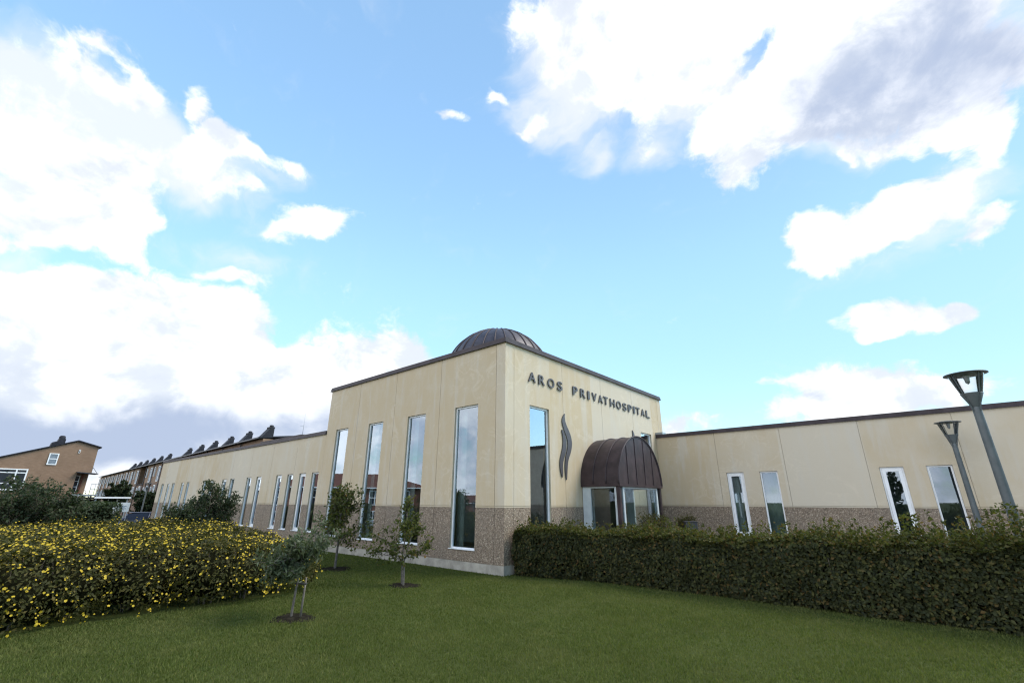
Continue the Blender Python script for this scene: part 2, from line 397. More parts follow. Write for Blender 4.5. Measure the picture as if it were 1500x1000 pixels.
def aggregate(name):
    """exposed pebble concrete"""
    m, nt, b = new_mat(name)
    tc = node(nt, 'ShaderNodeTexCoord'); o = tc.outputs['Object']
    v = node(nt, 'ShaderNodeTexVoronoi', feature='F1', ins={'Vector': o, 'Scale': 44.0, 'Randomness': 1.0})
    sep = node(nt, 'ShaderNodeSeparateColor', ins={0: v.outputs['Color']})
    cr = node(nt, 'ShaderNodeValToRGB', ins={0: sep.outputs[0]})
    el = cr.color_ramp.elements
    el[0].position = 0.0; el[0].color = (.09, .068, .05, 1)
    el[1].position = 1.0; el[1].color = (.46, .39, .30, 1)
    for p, c in ((.25, (.135, .10, .07, 1)), (.5, (.215, .16, .11, 1)), (.72, (.27, .20, .14, 1)), (.88, (.35, .28, .21, 1))):
        e = el.new(p); e.color = c
    big = node(nt, 'ShaderNodeTexNoise', ins={'Vector': o, 'Scale': 1.2, 'Detail': 5.0})
    c = mixc(nt, smooth(nt, v.outputs['Distance'], .45, .75), cr.outputs[0], (.22, .17, .125))
    c = mixc(nt, mth(nt, 'MULTIPLY', smooth(nt, big.outputs['Fac'], .45, .7), .3), c, (.18, .15, .12))
    nt.links.new(c, b.inputs['Base Color'])
    b.inputs['Roughness'].default_value = 0.8
    h = mth(nt, 'SUBTRACT', 1.0, v.outputs['Distance'])
    bp = node(nt, 'ShaderNodeBump', ins={'Height': h, 'Strength': .7, 'Distance': .012})
    nt.links.new(bp.outputs[0], b.inputs['Normal'])
    return m

def brick(name, c1, c2, mortar, sc=1.0):
    m, nt, b = new_mat(name)
    tc = node(nt, 'ShaderNodeTexCoord'); o = tc.outputs['Object']
    sx = node(nt, 'ShaderNodeSeparateXYZ', ins={0: o})
    u = mth(nt, 'ADD', sx.outputs[0], sx.outputs[1])
    cv = node(nt, 'ShaderNodeCombineXYZ', ins={0: u, 1: sx.outputs[2]})
    bt = node(nt, 'ShaderNodeTexBrick', ins={'Vector': cv.outputs[0], 'Color1': (*c1, 1), 'Color2': (*c2, 1), 'Mortar': (*mortar, 1), 'Scale': 4.2 * sc, 'Mortar Size': .018, 'Bias': 0.0})
    bt.inputs['Brick Width'].default_value = 1.0; bt.inputs['Row Height'].default_value = 0.31
    n = node(nt, 'ShaderNodeTexNoise', ins={'Vector': o, 'Scale': .8, 'Detail': 6.0, 'Roughness': .65})
    c = mixc(nt, mth(nt, 'MULTIPLY', smooth(nt, n.outputs['Fac'], .35, .75), .5), bt.outputs[0], tuple(x * .7 for x in c1))
    nt.links.new(c, b.inputs['Base Color'])
    b.inputs['Roughness'].default_value = .85
    return m

def leafmat(name, ramp, trans=0.35, rough=0.6, spec=0.18):
    """one colour per leaf, from a ramp; light shines through"""
    m, nt, b = new_mat(name)
    g = node(nt, 'ShaderNodeNewGeometry')
    cr = node(nt, 'ShaderNodeValToRGB', ins={0: g.outputs['Random Per Island']})
    el = cr.color_ramp.elements
    el[0].position, el[0].color = ramp[0][0], (*ramp[0][1], 1)
    el[1].position, el[1].color = ramp[-1][0], (*ramp[-1][1], 1)
    for p, c in ramp[1:-1]:
        e = el.new(p); e.color = (*c, 1)
    tc = node(nt, 'ShaderNodeTexCoord')
    n = node(nt, 'ShaderNodeTexNoise', ins={'Vector': tc.outputs['Object'], 'Scale': 2.3, 'Detail': 3.0})
    c = mixc(nt, mth(nt, 'MULTIPLY', smooth(nt, n.outputs['Fac'], .35, .7), .45), cr.outputs[0], tuple(x * .62 for x in ramp[len(ramp) // 2][1]))
    nt.links.new(c, b.inputs['Base Color'])
    b.inputs['Roughness'].default_value = rough
    b.inputs['Specular IOR Level'].default_value = spec
    tr = node(nt, 'ShaderNodeBsdfTranslucent')
    nt.links.new(mixc(nt, 1.0, c, (1.1, 1.25, .6), 'MULTIPLY'), tr.inputs['Color'])
    mx = node(nt, 'ShaderNodeMixShader', ins={0: trans})
    nt.links.new(b.outputs[0], mx.inputs[1]); nt.links.new(tr.outputs[0], mx.inputs[2])
    nt.links.new(mx.outputs[0], nt.nodes['Material Output'].inputs[0])
    return m

def glass(name, tint=(.72, .84, .82), boost=3.0, base=0.06):
    m, nt, b = new_mat(name)
    nt.nodes.remove(b)
    fr = node(nt, 'ShaderNodeFresnel', ins={'IOR': 1.52})
    f = mth(nt, 'MULTIPLY_ADD', fr.outputs[0], boost, base, clamp=True)
    tr = node(nt, 'ShaderNodeBsdfTransparent', ins={'Color': (*tint, 1)})
    tc = node(nt, 'ShaderNodeTexCoord')
    n = node(nt, 'ShaderNodeTexNoise', ins={'Vector': tc.outputs['Object'], 'Scale': .9, 'Detail': 1.0})
    bp = node(nt, 'ShaderNodeBump', ins={'Height': n.outputs['Fac'], 'Strength': .05, 'Distance': .02})
    gl = node(nt, 'ShaderNodeBsdfGlossy', ins={'Roughness': 0.0, 'Color': (.80, .90, 1, 1), 'Normal': bp.outputs[0]})
    mx = node(nt, 'ShaderNodeMixShader', ins={0: f})
    nt.links.new(tr.outputs[0], mx.inputs[1]); nt.links.new(gl.outputs[0], mx.inputs[2])
    nt.links.new(mx.outputs[0], nt.nodes['Material Output'].inputs[0])
    return m

M = {}
M['panel'] = concrete_panel('tinted_concrete', (.49, .395, .265), (.54, .475, .375), (.53, .49, .425))
M['aggregate'] = aggregate('pebble_concrete')
M['joint'] = plain('joint_sealant', (.42, .36, .26), .8, var=.1)
M['plinth'] = plain('plinth_concrete', (.36, .33, .28), .85, var=.25, scale=3.0, bump=.3)
M['copper'] = plain('weathered_copper', (.042, .038, .050), .45, metal=.2, var=.3, scale=2.5, spec=.4)
M['copper_canopy'] = plain('canopy_copper', (.040, .026, .028), .5, metal=.1, var=.35, scale=3.0, spec=.35)
M['fascia'] = plain('dark_fascia_metal', (.050, .038, .042), .55, metal=.1, var=.25, scale=3.0, spec=.25)
M['roof'] = plain('roof_felt', (.08, .08, .08), .9)
M['white'] = plain('white_window_paint', (.74, .75, .76), .4, var=.05, scale=4.0)
M['porch'] = plain('porch_frame_paint', (.48, .53, .55), .4, var=.06)
M['glass'] = glass('window_glass')
M['shopglass'] = glass('entrance_glass', (.84, .92, .91), 2.0, .05)
M['dark'] = plain('interior_paint', (.28, .32, .35), .9)
M['floor'] = plain('interior_floor', (.28, .26, .23), .7)
M['blind'] = plain('window_blind', (.16, .20, .20), .8, var=.08, scale=2.0)
M['curtain'] = plain('pale_curtain', (.33, .36, .36), .9, var=.1, scale=3.0)
M['letter'] = plain('sign_metal', (.062, .056, .060), .55, metal=.1, var=.1)
M['lampmetal'] = plain('lamp_paint', (.080, .092, .095), .5, metal=.05, var=.2, scale=5.0)
M['lampclear'] = glass('lamp_acrylic', (.95, .96, .97), 1.0, .02)
M['bark'] = plain('bark', (.12, .095, .07), .9, var=.4, scale=25.0, bump=.6, bscale=60.0)
M['barkgrey'] = plain('pale_bark', (.12, .105, .09), .9, var=.35, scale=25.0, bump=.5, bscale=60.0)
M['stake'] = plain('weathered_wood', (.13, .115, .095), .9, var=.3, scale=20.0)
M['rubber'] = plain('black_rubber', (.02, .02, .02), .8)
M['soil'] = plain('bare_soil', (.020, .018, .014), 1.0, var=.6, scale=18.0, bump=.8, bscale=30.0, spec=.0)
M['asphalt'] = plain('asphalt', (.055, .055, .057), .9, var=.2, scale=8.0, bump=.3, bscale=120.0)
M['paving'] = plain('paving', (.22, .21, .20), .85, var=.2, scale=4.0)
M['brick_tan'] = brick('tan_brick', (.205, .125, .078), (.245, .155, .10), (.22, .16, .11))
M['brick_brown'] = brick('brown_brick', (.13, .070, .042), (.17, .095, .058), (.17, .125, .09))
M['brick_red'] = brick('red_brick', (.16, .055, .04), (.21, .075, .05), (.2, .13, .1))
M['tile_red'] = plain('red_roof_tile', (.13, .042, .025), .8, var=.25, scale=6.0)
M['slate'] = plain('dark_slate', (.022, .023, .030), .7, var=.3, scale=3.0, spec=.2)
M['darkmetal'] = plain('dark_metal', (.05, .052, .06), .5, metal=.3)
M['greymetal'] = plain('galvanised_metal', (.30, .32, .34), .45, metal=.5)
M['darkglass'] = plain('dark_glazing', (.012, .015, .028), .12, var=.1, spec=.3)
M['paleglass'] = plain('pale_glazing', (.17, .20, .24), .2, var=.15)
M['boardwhite'] = plain('sign_board', (.7, .72, .75), .5, var=.04)
M['boardprint'] = plain('sign_print', (.2, .25, .33), .5)
M['carpaint'] = plain('car_paint', (.10, .11, .16), .25, metal=.4, var=.05)
M['carpale'] = plain('silver_car_paint', (.5, .52, .55), .25, metal=.5, var=.05)
M['tyre'] = plain('tyre', (.02, .02, .02), .85)
M['rim'] = plain('wheel_rim', (.45, .46, .48), .3, metal=.8)
M['lens'] = plain('lamp_lens', (.6, .6, .6), .2)
M['redlens'] = plain('tail_lens', (.35, .02, .02), .25)
M['bin'] = plain('dark_bin', (.035, .036, .042), .5, var=.2)
M['hedge'] = leafmat('hedge_leaf', [(0, (.018, .023, .011)), (.35, (.034, .041, .017)), (.7, (.056, .062, .022)), (.9, (.095, .092, .028)), (1, (.13, .075, .026))], .3)
M['hedge_tip'] = leafmat('hedge_tip_leaf', [(0, (.036, .045, .013)), (.4, (.062, .072, .019)), (.75, (.10, .104, .026)), (1, (.14, .08, .026))], .34)
M['bush'] = leafmat('shrub_leaf', [(0, (.028, .030, .009)), (.4, (.047, .049, .013)), (.75, (.074, .072, .018)), (1, (.12, .095, .026))], .3)
M['petal'] = plain('yellow_petal', (.42, .305, .007), .7, var=.12, scale=3.0)
M['petalgold'] = plain('flower_centre', (.30, .16, .01), .7)
M['tree'] = leafmat('young_tree_leaf', [(0, (.045, .055, .016)), (.4, (.07, .085, .022)), (.8, (.105, .12, .032)), (.93, (.14, .13, .04)), (1, (.22, .12, .03))], .35)
M['willow'] = leafmat('greygreen_leaf', [(0, (.045, .062, .032)), (.5, (.075, .098, .05)), (.85, (.12, .14, .085)), (1, (.19, .21, .15))], .3)
M['darkleaf'] = leafmat('dark_shrub_leaf', [(0, (.022, .034, .018)), (.5, (.040, .058, .030)), (1, (.075, .095, .05))], .3)
M['grass'] = leafmat('grass_blade', [(0, (.064, .084, .024)), (.45, (.096, .120, .033)), (.8, (.124, .147, .042)), (.95, (.150, .162, .055)), (1, (.15, .125, .05))], .35, .7, .08)

def lawn_material():
    m, nt, b = new_mat('lawn')
    tc = node(nt, 'ShaderNodeTexCoord'); o = tc.outputs['Object']
    n1 = node(nt, 'ShaderNodeTexNoise', ins={'Vector': o, 'Scale': .7, 'Detail': 6.0, 'Roughness': .65})
    n2 = node(nt, 'ShaderNodeTexNoise', ins={'Vector': o, 'Scale': 38.0, 'Detail': 5.0, 'Roughness': .7})
    c = mixc(nt, smooth(nt, n1.outputs['Fac'], .3, .7), (.055, .072, .018), (.078, .098, .024))
    c = mixc(nt, smooth(nt, n2.outputs['Fac'], .35, .7), c, (.036, .044, .013))
    nt.links.new(c, b.inputs['Base Color'])
    b.inputs['Roughness'].default_value = .9
    b.inputs['Specular IOR Level'].default_value = .1
    bp = node(nt, 'ShaderNodeBump', ins={'Height': n2.outputs['Fac'], 'Strength': .8, 'Distance': .03})
    nt.links.new(bp.outputs[0], b.inputs['Normal'])
    return m
M['lawn'] = lawn_material()
def patchy(m):
    nt = m.node_tree; b = nt.nodes['Principled BSDF']
    src = b.inputs['Base Color'].links[0].from_socket
    tc = node(nt, 'ShaderNodeTexCoord')
    a = node(nt, 'ShaderNodeTexNoise', ins={'Vector': tc.outputs['Object'], 'Scale': .9, 'Detail': 5.0, 'Roughness': .6})
    e = node(nt, 'ShaderNodeTexNoise', ins={'Vector': tc.outputs['Object'], 'Scale': 3.7, 'Detail': 4.0, 'Roughness': .65})
    c = mixc(nt, mth(nt, 'MULTIPLY', smooth(nt, a.outputs['Fac'], .48, .66), .55), src, (.160, .162, .058))
    c = mixc(nt, mth(nt, 'MULTIPLY', smooth(nt, e.outputs['Fac'], .56, .70), .6), c, (.055, .085, .026))
    for l in list(b.inputs['Base Color'].links): nt.links.remove(l)
    nt.links.new(c, b.inputs['Base Color'])
patchy(M['grass'])

# ================================================================== setting: ground
def sstep(a, b, x):
    t = np.clip((np.asarray(x, float) - a) / (b - a), 0, 1)
    return t * t * (3 - 2 * t)

def gz(x, y):
    t1 = sstep(15, 33, -np.asarray(x, float)); t2 = sstep(13, 26, -np.asarray(y, float))
    return -0.68 * np.maximum(t1, t2) - 1.4 * t2

def axis_steps(lo, hi, fine_lo, fine_hi, st):
    a = list(np.arange(fine_lo, fine_hi + .01, st)); s = st
    while a[-1] < hi: s *= 1.6; a.append(a[-1] + s)
    s = st
    while a[0] > lo: s *= 1.6; a.insert(0, a[0] - s)
    return np.array(a)

gx, gy = axis_steps(-3000, 3000, -60, 24, 1.0), axis_steps(-3000, 3000, -40, 16, 1.0)
GX, GY = np.meshgrid(gx, gy)
gv = np.stack([GX, GY, gz(GX, GY)], -1).reshape(-1, 3)
i = np.arange(len(gy) - 1)[:, None] * len(gx) + np.arange(len(gx) - 1)[None]
i = i.ravel()
ground = np_mesh('ground', gv, np.stack([i, i + 1, i + 1 + len(gx), i + len(gx)], 1), M['lawn'])
ground['kind'] = 'structure'

def sheet(name, x0, x1, y0, y1, lift, mat, st=2.0):
    xs = np.linspace(x0, x1, max(2, int((x1 - x0) / st))); ys = np.linspace(y0, y1, max(2, int((y1 - y0) / st)))
    X, Y = np.meshgrid(xs, ys)
    v = np.stack([X, Y, gz(X, Y) + lift], -1).reshape(-1, 3)
    k = (np.arange(len(ys) - 1)[:, None] * len(xs) + np.arange(len(xs) - 1)[None]).ravel()
    o = np_mesh(name, v, np.stack([k, k + 1, k + 1 + len(xs), k + len(xs)], 1), mat)
    o['kind'] = 'structure'
    return o
sheet('pavement', .06, 24, 2.3, 9.22, .006, M['paving'])
sheet('road', -46, -34.5, -60, 4.5, .012, M['asphalt'])

def soil_disc(x, y, rx, ry):
    mb = MB(); n = 40; vs = [(x, y, .03)]
    for k in range(n):
        t = 2 * math.pi * k / n; q = 1 + .10 * math.sin(3 * t + x) + .08 * math.sin(7 * t) + random.uniform(-.06, .06)
        vs.append((x + rx * q * math.cos(t), y + ry * q * math.sin(t), .006))
    mb.add(vs, [(0, k + 1, (k + 1) % n + 1) for k in range(n)], True)
    o = mb.build('soil', M['soil']); o['kind'] = 'structure'
SOIL = [(.34, -5.05, .36, .30), (-.72, -2.28, .38, .31), (-4.03, -1.98, .50, .40)]
for s in SOIL: soil_disc(*s)

# ================================================================== the hospital
H, HW, W, L, D, D2, G = 5.80, 4.12, 9.35, 32.17, 9.99, 9.283, 1.521
HOSP = thing('hospital_building', 'long pale yellow concrete hospital with domed corner block, narrow windows and copper entrance hood', 'hospital')
F_left = lambda u, d, z: (u, d, z)                  # faces -Y
F_right = lambda u, d, z: (-d, u, z)                # faces +X
F_wing = lambda u, d, z: (u, D2 + d, z)             # faces -Y, set back

def grid_panel(mb, f, u0, u1, z0, z1, d0, d1, ops):
    us = sorted({u0, u1, *[min(max(o[k], u0), u1) for o in ops for k in (0, 1)]})
    zs = sorted({z0, z1, *[min(max(o[k], z0), z1) for o in ops for k in (2, 3)]})
    def solid(i, j):
        if not (0 <= i < len(us) - 1 and 0 <= j < len(zs) - 1): return False
        uc, zc = (us[i] + us[i + 1]) / 2, (zs[j] + zs[j + 1]) / 2
        return not any(o[0] < uc < o[1] and o[2] < zc < o[3] for o in ops)
    for i in range(len(us) - 1):
        for j in range(len(zs) - 1):
            if not solid(i, j): continue
            a, b, c, e = us[i], us[i + 1], zs[j], zs[j + 1]
            mb.add([f(a, d0, c), f(b, d0, c), f(b, d0, e), f(a, d0, e)], [(0, 1, 2, 3)])
            mb.add([f(a, d1, c), f(b, d1, c), f(b, d1, e), f(a, d1, e)], [(3, 2, 1, 0)])
            for di, dj, p, q in ((-1, 0, (a, c), (a, e)), (1, 0, (b, e), (b, c)), (0, -1, (b, c), (a, c)), (0, 1, (a, e), (b, e))):
                if not solid(i + di, j + dj):
                    mb.add([f(p[0], d0, p[1]), f(p[0], d1, p[1]), f(q[0], d1, q[1]), f(q[0], d0, q[1])], [(0, 1, 2, 3)])

def facade(f, u0, u1, top, seams, ops, bu0, bu1, pz=.21, base=-.9):
    seams = [u0] + sorted(s for s in seams if u0 < s < u1) + [u1]
    up, ag, pl, bk = MB(), MB(), MB(), MB()
    g = .006
    for a, b in zip(seams[:-1], seams[1:]):
        a2, b2 = a + (g if a != u0 else 0), b - (g if b != u1 else 0)
        grid_panel(up, f, a2, b2, G + .022, top, 0, .018, ops)
        grid_panel(up, f, a2, b2, G - .018, G + .012, 0, .018, ops)
        grid_panel(ag, f, a2, b2, pz + .008, G - .026, .003, .018, ops)
    grid_panel(pl, f, u0, u1, base, pz, .001, .019, ops)
    grid_panel(bk, f, bu0, bu1, base, top - .01, .02, .25, ops)
    up.build('wall', M['panel'], HOSP, recalc=False)
    c = ag.build('cladding', M['aggregate'], HOSP, recalc=False)
    pl.build('plinth', M['plinth'], HOSP, recalc=False)
    bk.build('inner_wall', M['joint'], HOSP, recalc=False)

def frame_bars(mb, f, u0, u1, z0, z1, w, d0, d1):
    mb.prism([(u0, z0), (u0 + w, z0), (u0 + w, z1), (u0, z1)], lambda u, v, q: f(u, q, v), d0, d1)
    mb.prism([(u1 - w, z0), (u1, z0), (u1, z1), (u1 - w, z1)], lambda u, v, q: f(u, q, v), d0, d1)
    mb.prism([(u0 + w, z0), (u1 - w, z0), (u1 - w, z0 + w), (u0 + w, z0 + w)], lambda u, v, q: f(u, q, v), d0, d1)
    mb.prism([(u0 + w, z1 - w), (u1 - w, z1 - w), (u1 - w, z1), (u0 + w, z1)], lambda u, v, q: f(u, q, v), d0, d1)

def hosp_window(f, u0, u1, z0, z1, w=.045, sash=0.0, blind=None):
    mb = MB(); e = .003
    frame_bars(mb, f, u0 + e, u1 - e, z0 + e, z1 - e, w, .055, .125)
    if sash: frame_bars(mb, f, u0 + w + .004, u1 - w - .004, z0 + w + .004, z1 - w - .004, sash, .045, .115)
    mb.prism([(u0 - .02, .0), (u0 - .02, -.018), (u1 + .02, -.018), (u1 + .02, .0)], lambda u, v, q: f(u, q, z0 + v + .016), -.025, .05)
    fr = mb.build('window', M['white'], HOSP, bevel=.004)
    p = MB(); k = w + (sash + .004 if sash else 0) - .004
    p.add([f(u0 + k, .088, z0 + k), f(u1 - k, .088, z0 + k), f(u1 - k, .088, z1 - k), f(u0 + k, .088, z1 - k)], [(0, 1, 2, 3)])
    p.build('pane', M['glass'], fr, recalc=False)
    if blind:
        kind, a, b = blind
        q = MB(); n = 14; aa, bb = u0 + (u1 - u0) * a, u0 + (u1 - u0) * b
        pts = [(aa + (bb - aa) * t / n, .30 + .025 * math.sin(t * 2.1 + u0)) for t in range(n + 1)]
        vs = [f(u, dd, z) for z in (z0, z1 + .1) for u, dd in pts]
        q.add(vs, [(t, t + 1, n + 2 + t, n + 1 + t) for t in range(n)], True)
        q.build('curtain' if kind == 'curtain' else 'blind', M[kind], fr, recalc=False)
    return fr

MAINZ = (.48, 4.20)
wl = [(-8.64, -7.77), (-6.42, -5.54), (-4.18, -3.28), (-1.94, -1.0)]
wr = [(1.03, 1.94), (7.9, 8.82)]
WZ = (.55, 2.69)
ww = [(-10.1, -9.56, 0), (-11.15, -10.6, 1), (-12.22, -11.7, 0), (-13.30, -12.76, 1), (-15.42, -14.87, 1), (-16.58, -16.03, 0),
      (-18.72, -18.15, 0), (-19.82, -19.22, 1), (-21.70, -21.15, 1), (-22.80, -22.25, 0), (-25.82, -25.3, 0), (-26.9, -26.35, 1),
      (-28.85, -28.3, 0), (-29.95, -29.4, 1), (-31.35, -30.8, 0)]
rw = [(2.52, 3.10, 1), (3.62, 4.18, 0), (6.94, 7.51, 1), (8.02, 8.58, 0), (11.4, 11.97, 1), (12.5, 13.06, 0), (15.85, 16.4, 1), (16.95, 17.5, 0)]
RZ = (.55, 2.66)
ENT = (3.80, 6.04, -1, 2.10)
facade(F_left, -W, 0.0, H, [-7.2, -4.95, -2.64, -.33], [(a, b, *MAINZ) for a, b in wl], -W + .02, -.02)
facade(F_right, .0185, D, H, [.36, 2.67, 5.0, 7.32, 9.62], [(a, b, *MAINZ) for a, b in wr] + [ENT], .252, D - .02)
facade(F_left, -L, -W - .006, HW, [-11.68, -14.01, -16.34, -18.67, -21.0, -23.33, -25.66, -28.0, -30.3], [(a, b, *WZ) for a, b, s in ww], -L + .02, -W - .008)
facade(F_wing, .004, 24, HW, [2.27, 4.45, 6.67, 8.87, 11.07, 13.27, 15.47, 17.67, 19.87, 22.07], [(a, b, *RZ) for a, b, s in rw], .006, 23.98)
for k, (a, b) in enumerate(wl):
    hosp_window(F_left, a, b, *MAINZ, blind=(None, ('curtain', .0, .28), ('curtain', .0, .25), ('curtain', .0, .22))[k])
for a, b in wr: hosp_window(F_right, a, b, *MAINZ, w=.05)
for k, (a, b, s) in enumerate(ww): hosp_window(F_left, a, b, *WZ, w=.045, sash=.075 if s else 0, blind=('curtain', 0, .5) if k % 4 == 1 else None)
for k, (a, b, s) in enumerate(rw): hosp_window(F_wing, a, b, *RZ, w=.045, sash=.085 if s else 0, blind=(('curtain', 0., .55), ('blind', 0, 1), None, None)[k % 4])

# hidden sides, floors and roofs that close the volumes
mb = MB()
mb.box(-W + .02, -W + .25, .252, D - .02, -.9, H - .01)
mb.box(-W + .02, -.02, D - .25, D - .018, -.9, H - .01)
mb.box(-L + .02, -L + .25, .252, 5.8, -.9, HW - .01)
mb.box(-L + .25, -W + .02, 5.55, 5.8, -.9, HW - .01)
mb.box(.1, 23.98, D2 + 6, D2 + 6.25, -.9, HW - .01)
mb.box(23.75, 23.98, D2 + .252, D2 + 6, -.9, HW - .01)
mb.build('inner_wall', M['joint'], HOSP)
mb = MB()                                   # the outer skin of the sides that rise above the lower wings
grid_panel(mb, lambda u, d, z: (-W + d, u, z), .02, D, HW - .3, H, 0, .018, [])
grid_panel(mb, lambda u, d, z: (u, D - d, z), -W + .02, -.02, -.5, H, 0, .016, [])
grid_panel(mb, lambda u, d, z: (-L + d, u, z), .02, 5.8, -.9, HW, 0, .018, [])
mb.build('wall', M['panel'], HOSP, recalc=False)
mb = MB()
mb.box(-W + .1, -.1, .1, D - .1, 5.42, 5.55); mb.box(-L + .1, -W + .1, .1, 5.7, 3.82, 3.95); mb.box(-.1, 23.9, D2 + .1, D2 + 6.1, 3.82, 3.95)
mb.build('roof', M['roof'], HOSP)
mb = MB()
mb.box(-W + .1, -.1, .1, D - .1, .02, .16); mb.box(-L + .1, -W + .1, .1, 5.7, .02, .16); mb.box(-.1, 23.9, D2 + .1, D2 + 6.1, .02, .16)
mb.build('floor', M['floor'], HOSP)
mb = MB()                                   # partitions seen through the glass
mb.box(-W + .3, -.3, 4.6, 4.7, .16, 5.4); mb.box(-L + .4, -W, 3.6, 3.7, .16, 3.8); mb.box(.0, 23, D2 + 3.4, D2 + 3.5, .16, 3.8)
for x in (-13.9, -17.2, -20.5, -24, -27.6): mb.box(x - .05, x + .05, .26, 3.6, .16, 3.8)
for x in (5.5, 10, 14.6): mb.box(x - .05, x + .05, D2 + .26, D2 + 3.4, .16, 3.8)
mb.build('partition', M['dark'], HOSP)

def ring(mb, x0, x1, y0, y1, z0, z1, o, i):
    O = [(x0 - o, y0 - o), (x1 + o, y0 - o), (x1 + o, y1 + o), (x0 - o, y1 + o)]
    I = [(x0 + i, y0 + i), (x1 - i, y0 + i), (x1 - i, y1 - i), (x0 + i, y1 - i)]
    vs = [(x, y, z) for z in (z0, z1) for (x, y) in O + I]
    fs = []
    for k in range(4):
        n = (k + 1) % 4
        fs += [(k, n, 8 + n, 8 + k), (4 + k, 12 + k, 12 + n, 4 + n), (8 + k, 8 + n, 12 + n, 12 + k), (k, 4 + k, 4 + n, n)]
    mb.add(vs, fs)
mb = MB()
ring(mb, -W, 0, 0, D, H + .002, H + .075, .045, .30)
ring(mb, -W, 0, 0, D, H + .077, H + .125, .030, .28)
ring(mb, -W, 0, 0, D, H - .02, H + .001, .058, -.045)
mb.build('coping', M['fascia'], HOSP)
mb = MB()
for (x0, x1, y0, y1) in ((-L, -W - .05, 0, 5.8), (.06, 24, D2, D2 + 6.2)):
    ring(mb, x0, x1, y0, y1, HW + .002, HW + .115, .045, .3)
    ring(mb, x0, x1, y0, y1, HW - .02, HW + .001, .056, -.045)
mb.build('coping', M['fascia'], HOSP)
# flashing where the wing roof meets the block, and the raised roof part over the long wing
mb = MB(); mb.box(-.02, .30, D2 - .04, D2 + .3, HW + .118, HW + .20); mb.build('flashing', M['greymetal'], HOSP)
mb = MB(); mb.box(-24.2, -18.6, 3.2, 5.4, 3.95, 5.20); mb.build('penthouse', M['panel'], HOSP)
mb = MB(); mb.box(-24.24, -18.56, 3.16, 5.44, 5.202, 5.25); mb.build('coping', M['fascia'], HOSP)
mb = MB(); mb.tube([(-19.8, 3.8, 5.25), (-19.8, 3.8, 6.7)], [.014, .006], 6)
mb.tube([(-20.1, 3.8, 5.4), (-19.5, 3.8, 5.4)], .008, 5); mb.tube([(-19.8, 3.6, 5.9), (-19.8, 4.0, 5.9)], .006, 5)
mb.build('antenna', M['greymetal'], HOSP)

# dome with standing seams
DC, DR = (-4.63, 4.70, 6.32), 2.24
prof = [(DR + .06, -.80), (DR + .06, -.02)] + [(DR * math.cos(t), DR * math.sin(t)) for t in np.linspace(0, math.pi / 2 - .015, 22)]
dome = MB().lathe(prof, DC, 72).build('dome', M['copper'], HOSP)
mb = MB()
for k in range(28):
    th = 2 * math.pi * k / 28
    arc = [(DC[0] + (DR + .012) * math.cos(t) * math.cos(th), DC[1] + (DR + .012) * math.cos(t) * math.sin(th), DC[2] + (DR + .012) * math.sin(t)) for t in np.linspace(0, math.pi / 2 - .06, 18)]
    mb.tube(arc, .026, 5)
mb.lathe([(.01, DR + .03), (.22, DR + .02), (.24, DR - .02)], DC, 24)
mb.build('seam', M['fascia'], dome)

# entrance hood: barrel vault of copper, closed front, glazed porch below
CY, CR, CX, CZ = 4.91, 1.45, 1.30, 2.14
arc = [(CY + CR * math.cos(t), CZ + CR * math.sin(t)) for t in np.linspace(0, math.pi, 49)]
mb = MB()
vs = [(x, y, z) for x in (.002, CX) for y, z in arc] + [(x, CY + (y - CY) * .975, CZ + (z - CZ) * .975) for x in (.002, CX) for y, z in arc]
n = 49; fs = []
for k in range(n - 1):
    fs += [(k, k + 1, n + k + 1, n + k), (2 * n + k, 3 * n + k, 3 * n + k + 1, 2 * n + k + 1), (n + k, n + k + 1, 3 * n + k + 1, 3 * n + k), (k, 2 * n + k, 2 * n + k + 1, k + 1)]
fs += [(0, n, 3 * n, 2 * n), (n - 1, 3 * n - 1, 4 * n - 1, 2 * n - 1)]
mb.add(vs, fs, False)
hood = mb.build('entrance_hood', M['copper_canopy'], HOSP, recalc=True)
hood.data.polygons.foreach_set('use_smooth', np.zeros(len(hood.data.polygons), dtype=bool))
mb = MB(); k_ = .972
fp = [(CY + (y - CY) * k_, CZ + (z - CZ) * k_) for y, z in arc]
mb.prism(fp, lambda u, v, q: (q, u, v), CX - .06, CX - .012); mb.build('front_panel', M['copper_canopy'], hood)
mb = MB()
for x in (.44, .87, CX - .004):
    r = CR + .012
    mb.tube([(x, CY + r * math.cos(t), CZ + r * math.sin(t)) for t in np.linspace(0.0, math.pi, 40)], .017 if x < 1 else .026, 5)
for y in (-.86, -.29, .29, .86):
    mb.box(CX - .014, CX + .006, CY + y - .009, CY + y + .009, CZ, CZ + math.sqrt(max(0, (CR * .965) ** 2 - y * y)))
mb.build('seam', M['fascia'], hood)
mb = MB(); mb.box(.004, CX + .02, CY - CR, CY + CR, CZ - .07, CZ - .002); mb.build('hood_edge', M['copper_canopy'], hood)
PX, PY0, PY1 = 1.22, CY - 1.36, CY + 1.36
for x, y in ((PX, PY0), (PX, PY1)): MB().box(x - .055, x + .055, y - .055, y + .055, .0, CZ - .072).build('porch_post', M['copper_canopy'], HOSP, bevel=.006)
mb = MB()
for y in (PY0 + .24, PY1 - .24): mb.box(PX - .035, PX + .03, y - .045, y + .045, .0, CZ - .074)
for y in (PY0, PY1):
    mb.box(.02, .30, y - .03, y + .03, .0, CZ - .074); mb.box(PX - .13, PX - .058, y - .028, y + .028, .0, CZ - .074)
    mb.box(.30, PX - .13, y - .03, y + .03, CZ - .115, CZ - .074); mb.box(.30, PX - .13, y - .03, y + .03, .0, .08)
mb.box(PX - .03, PX + .028, PY0 + .285, PY1 - .285, CZ - .12, CZ - .074)
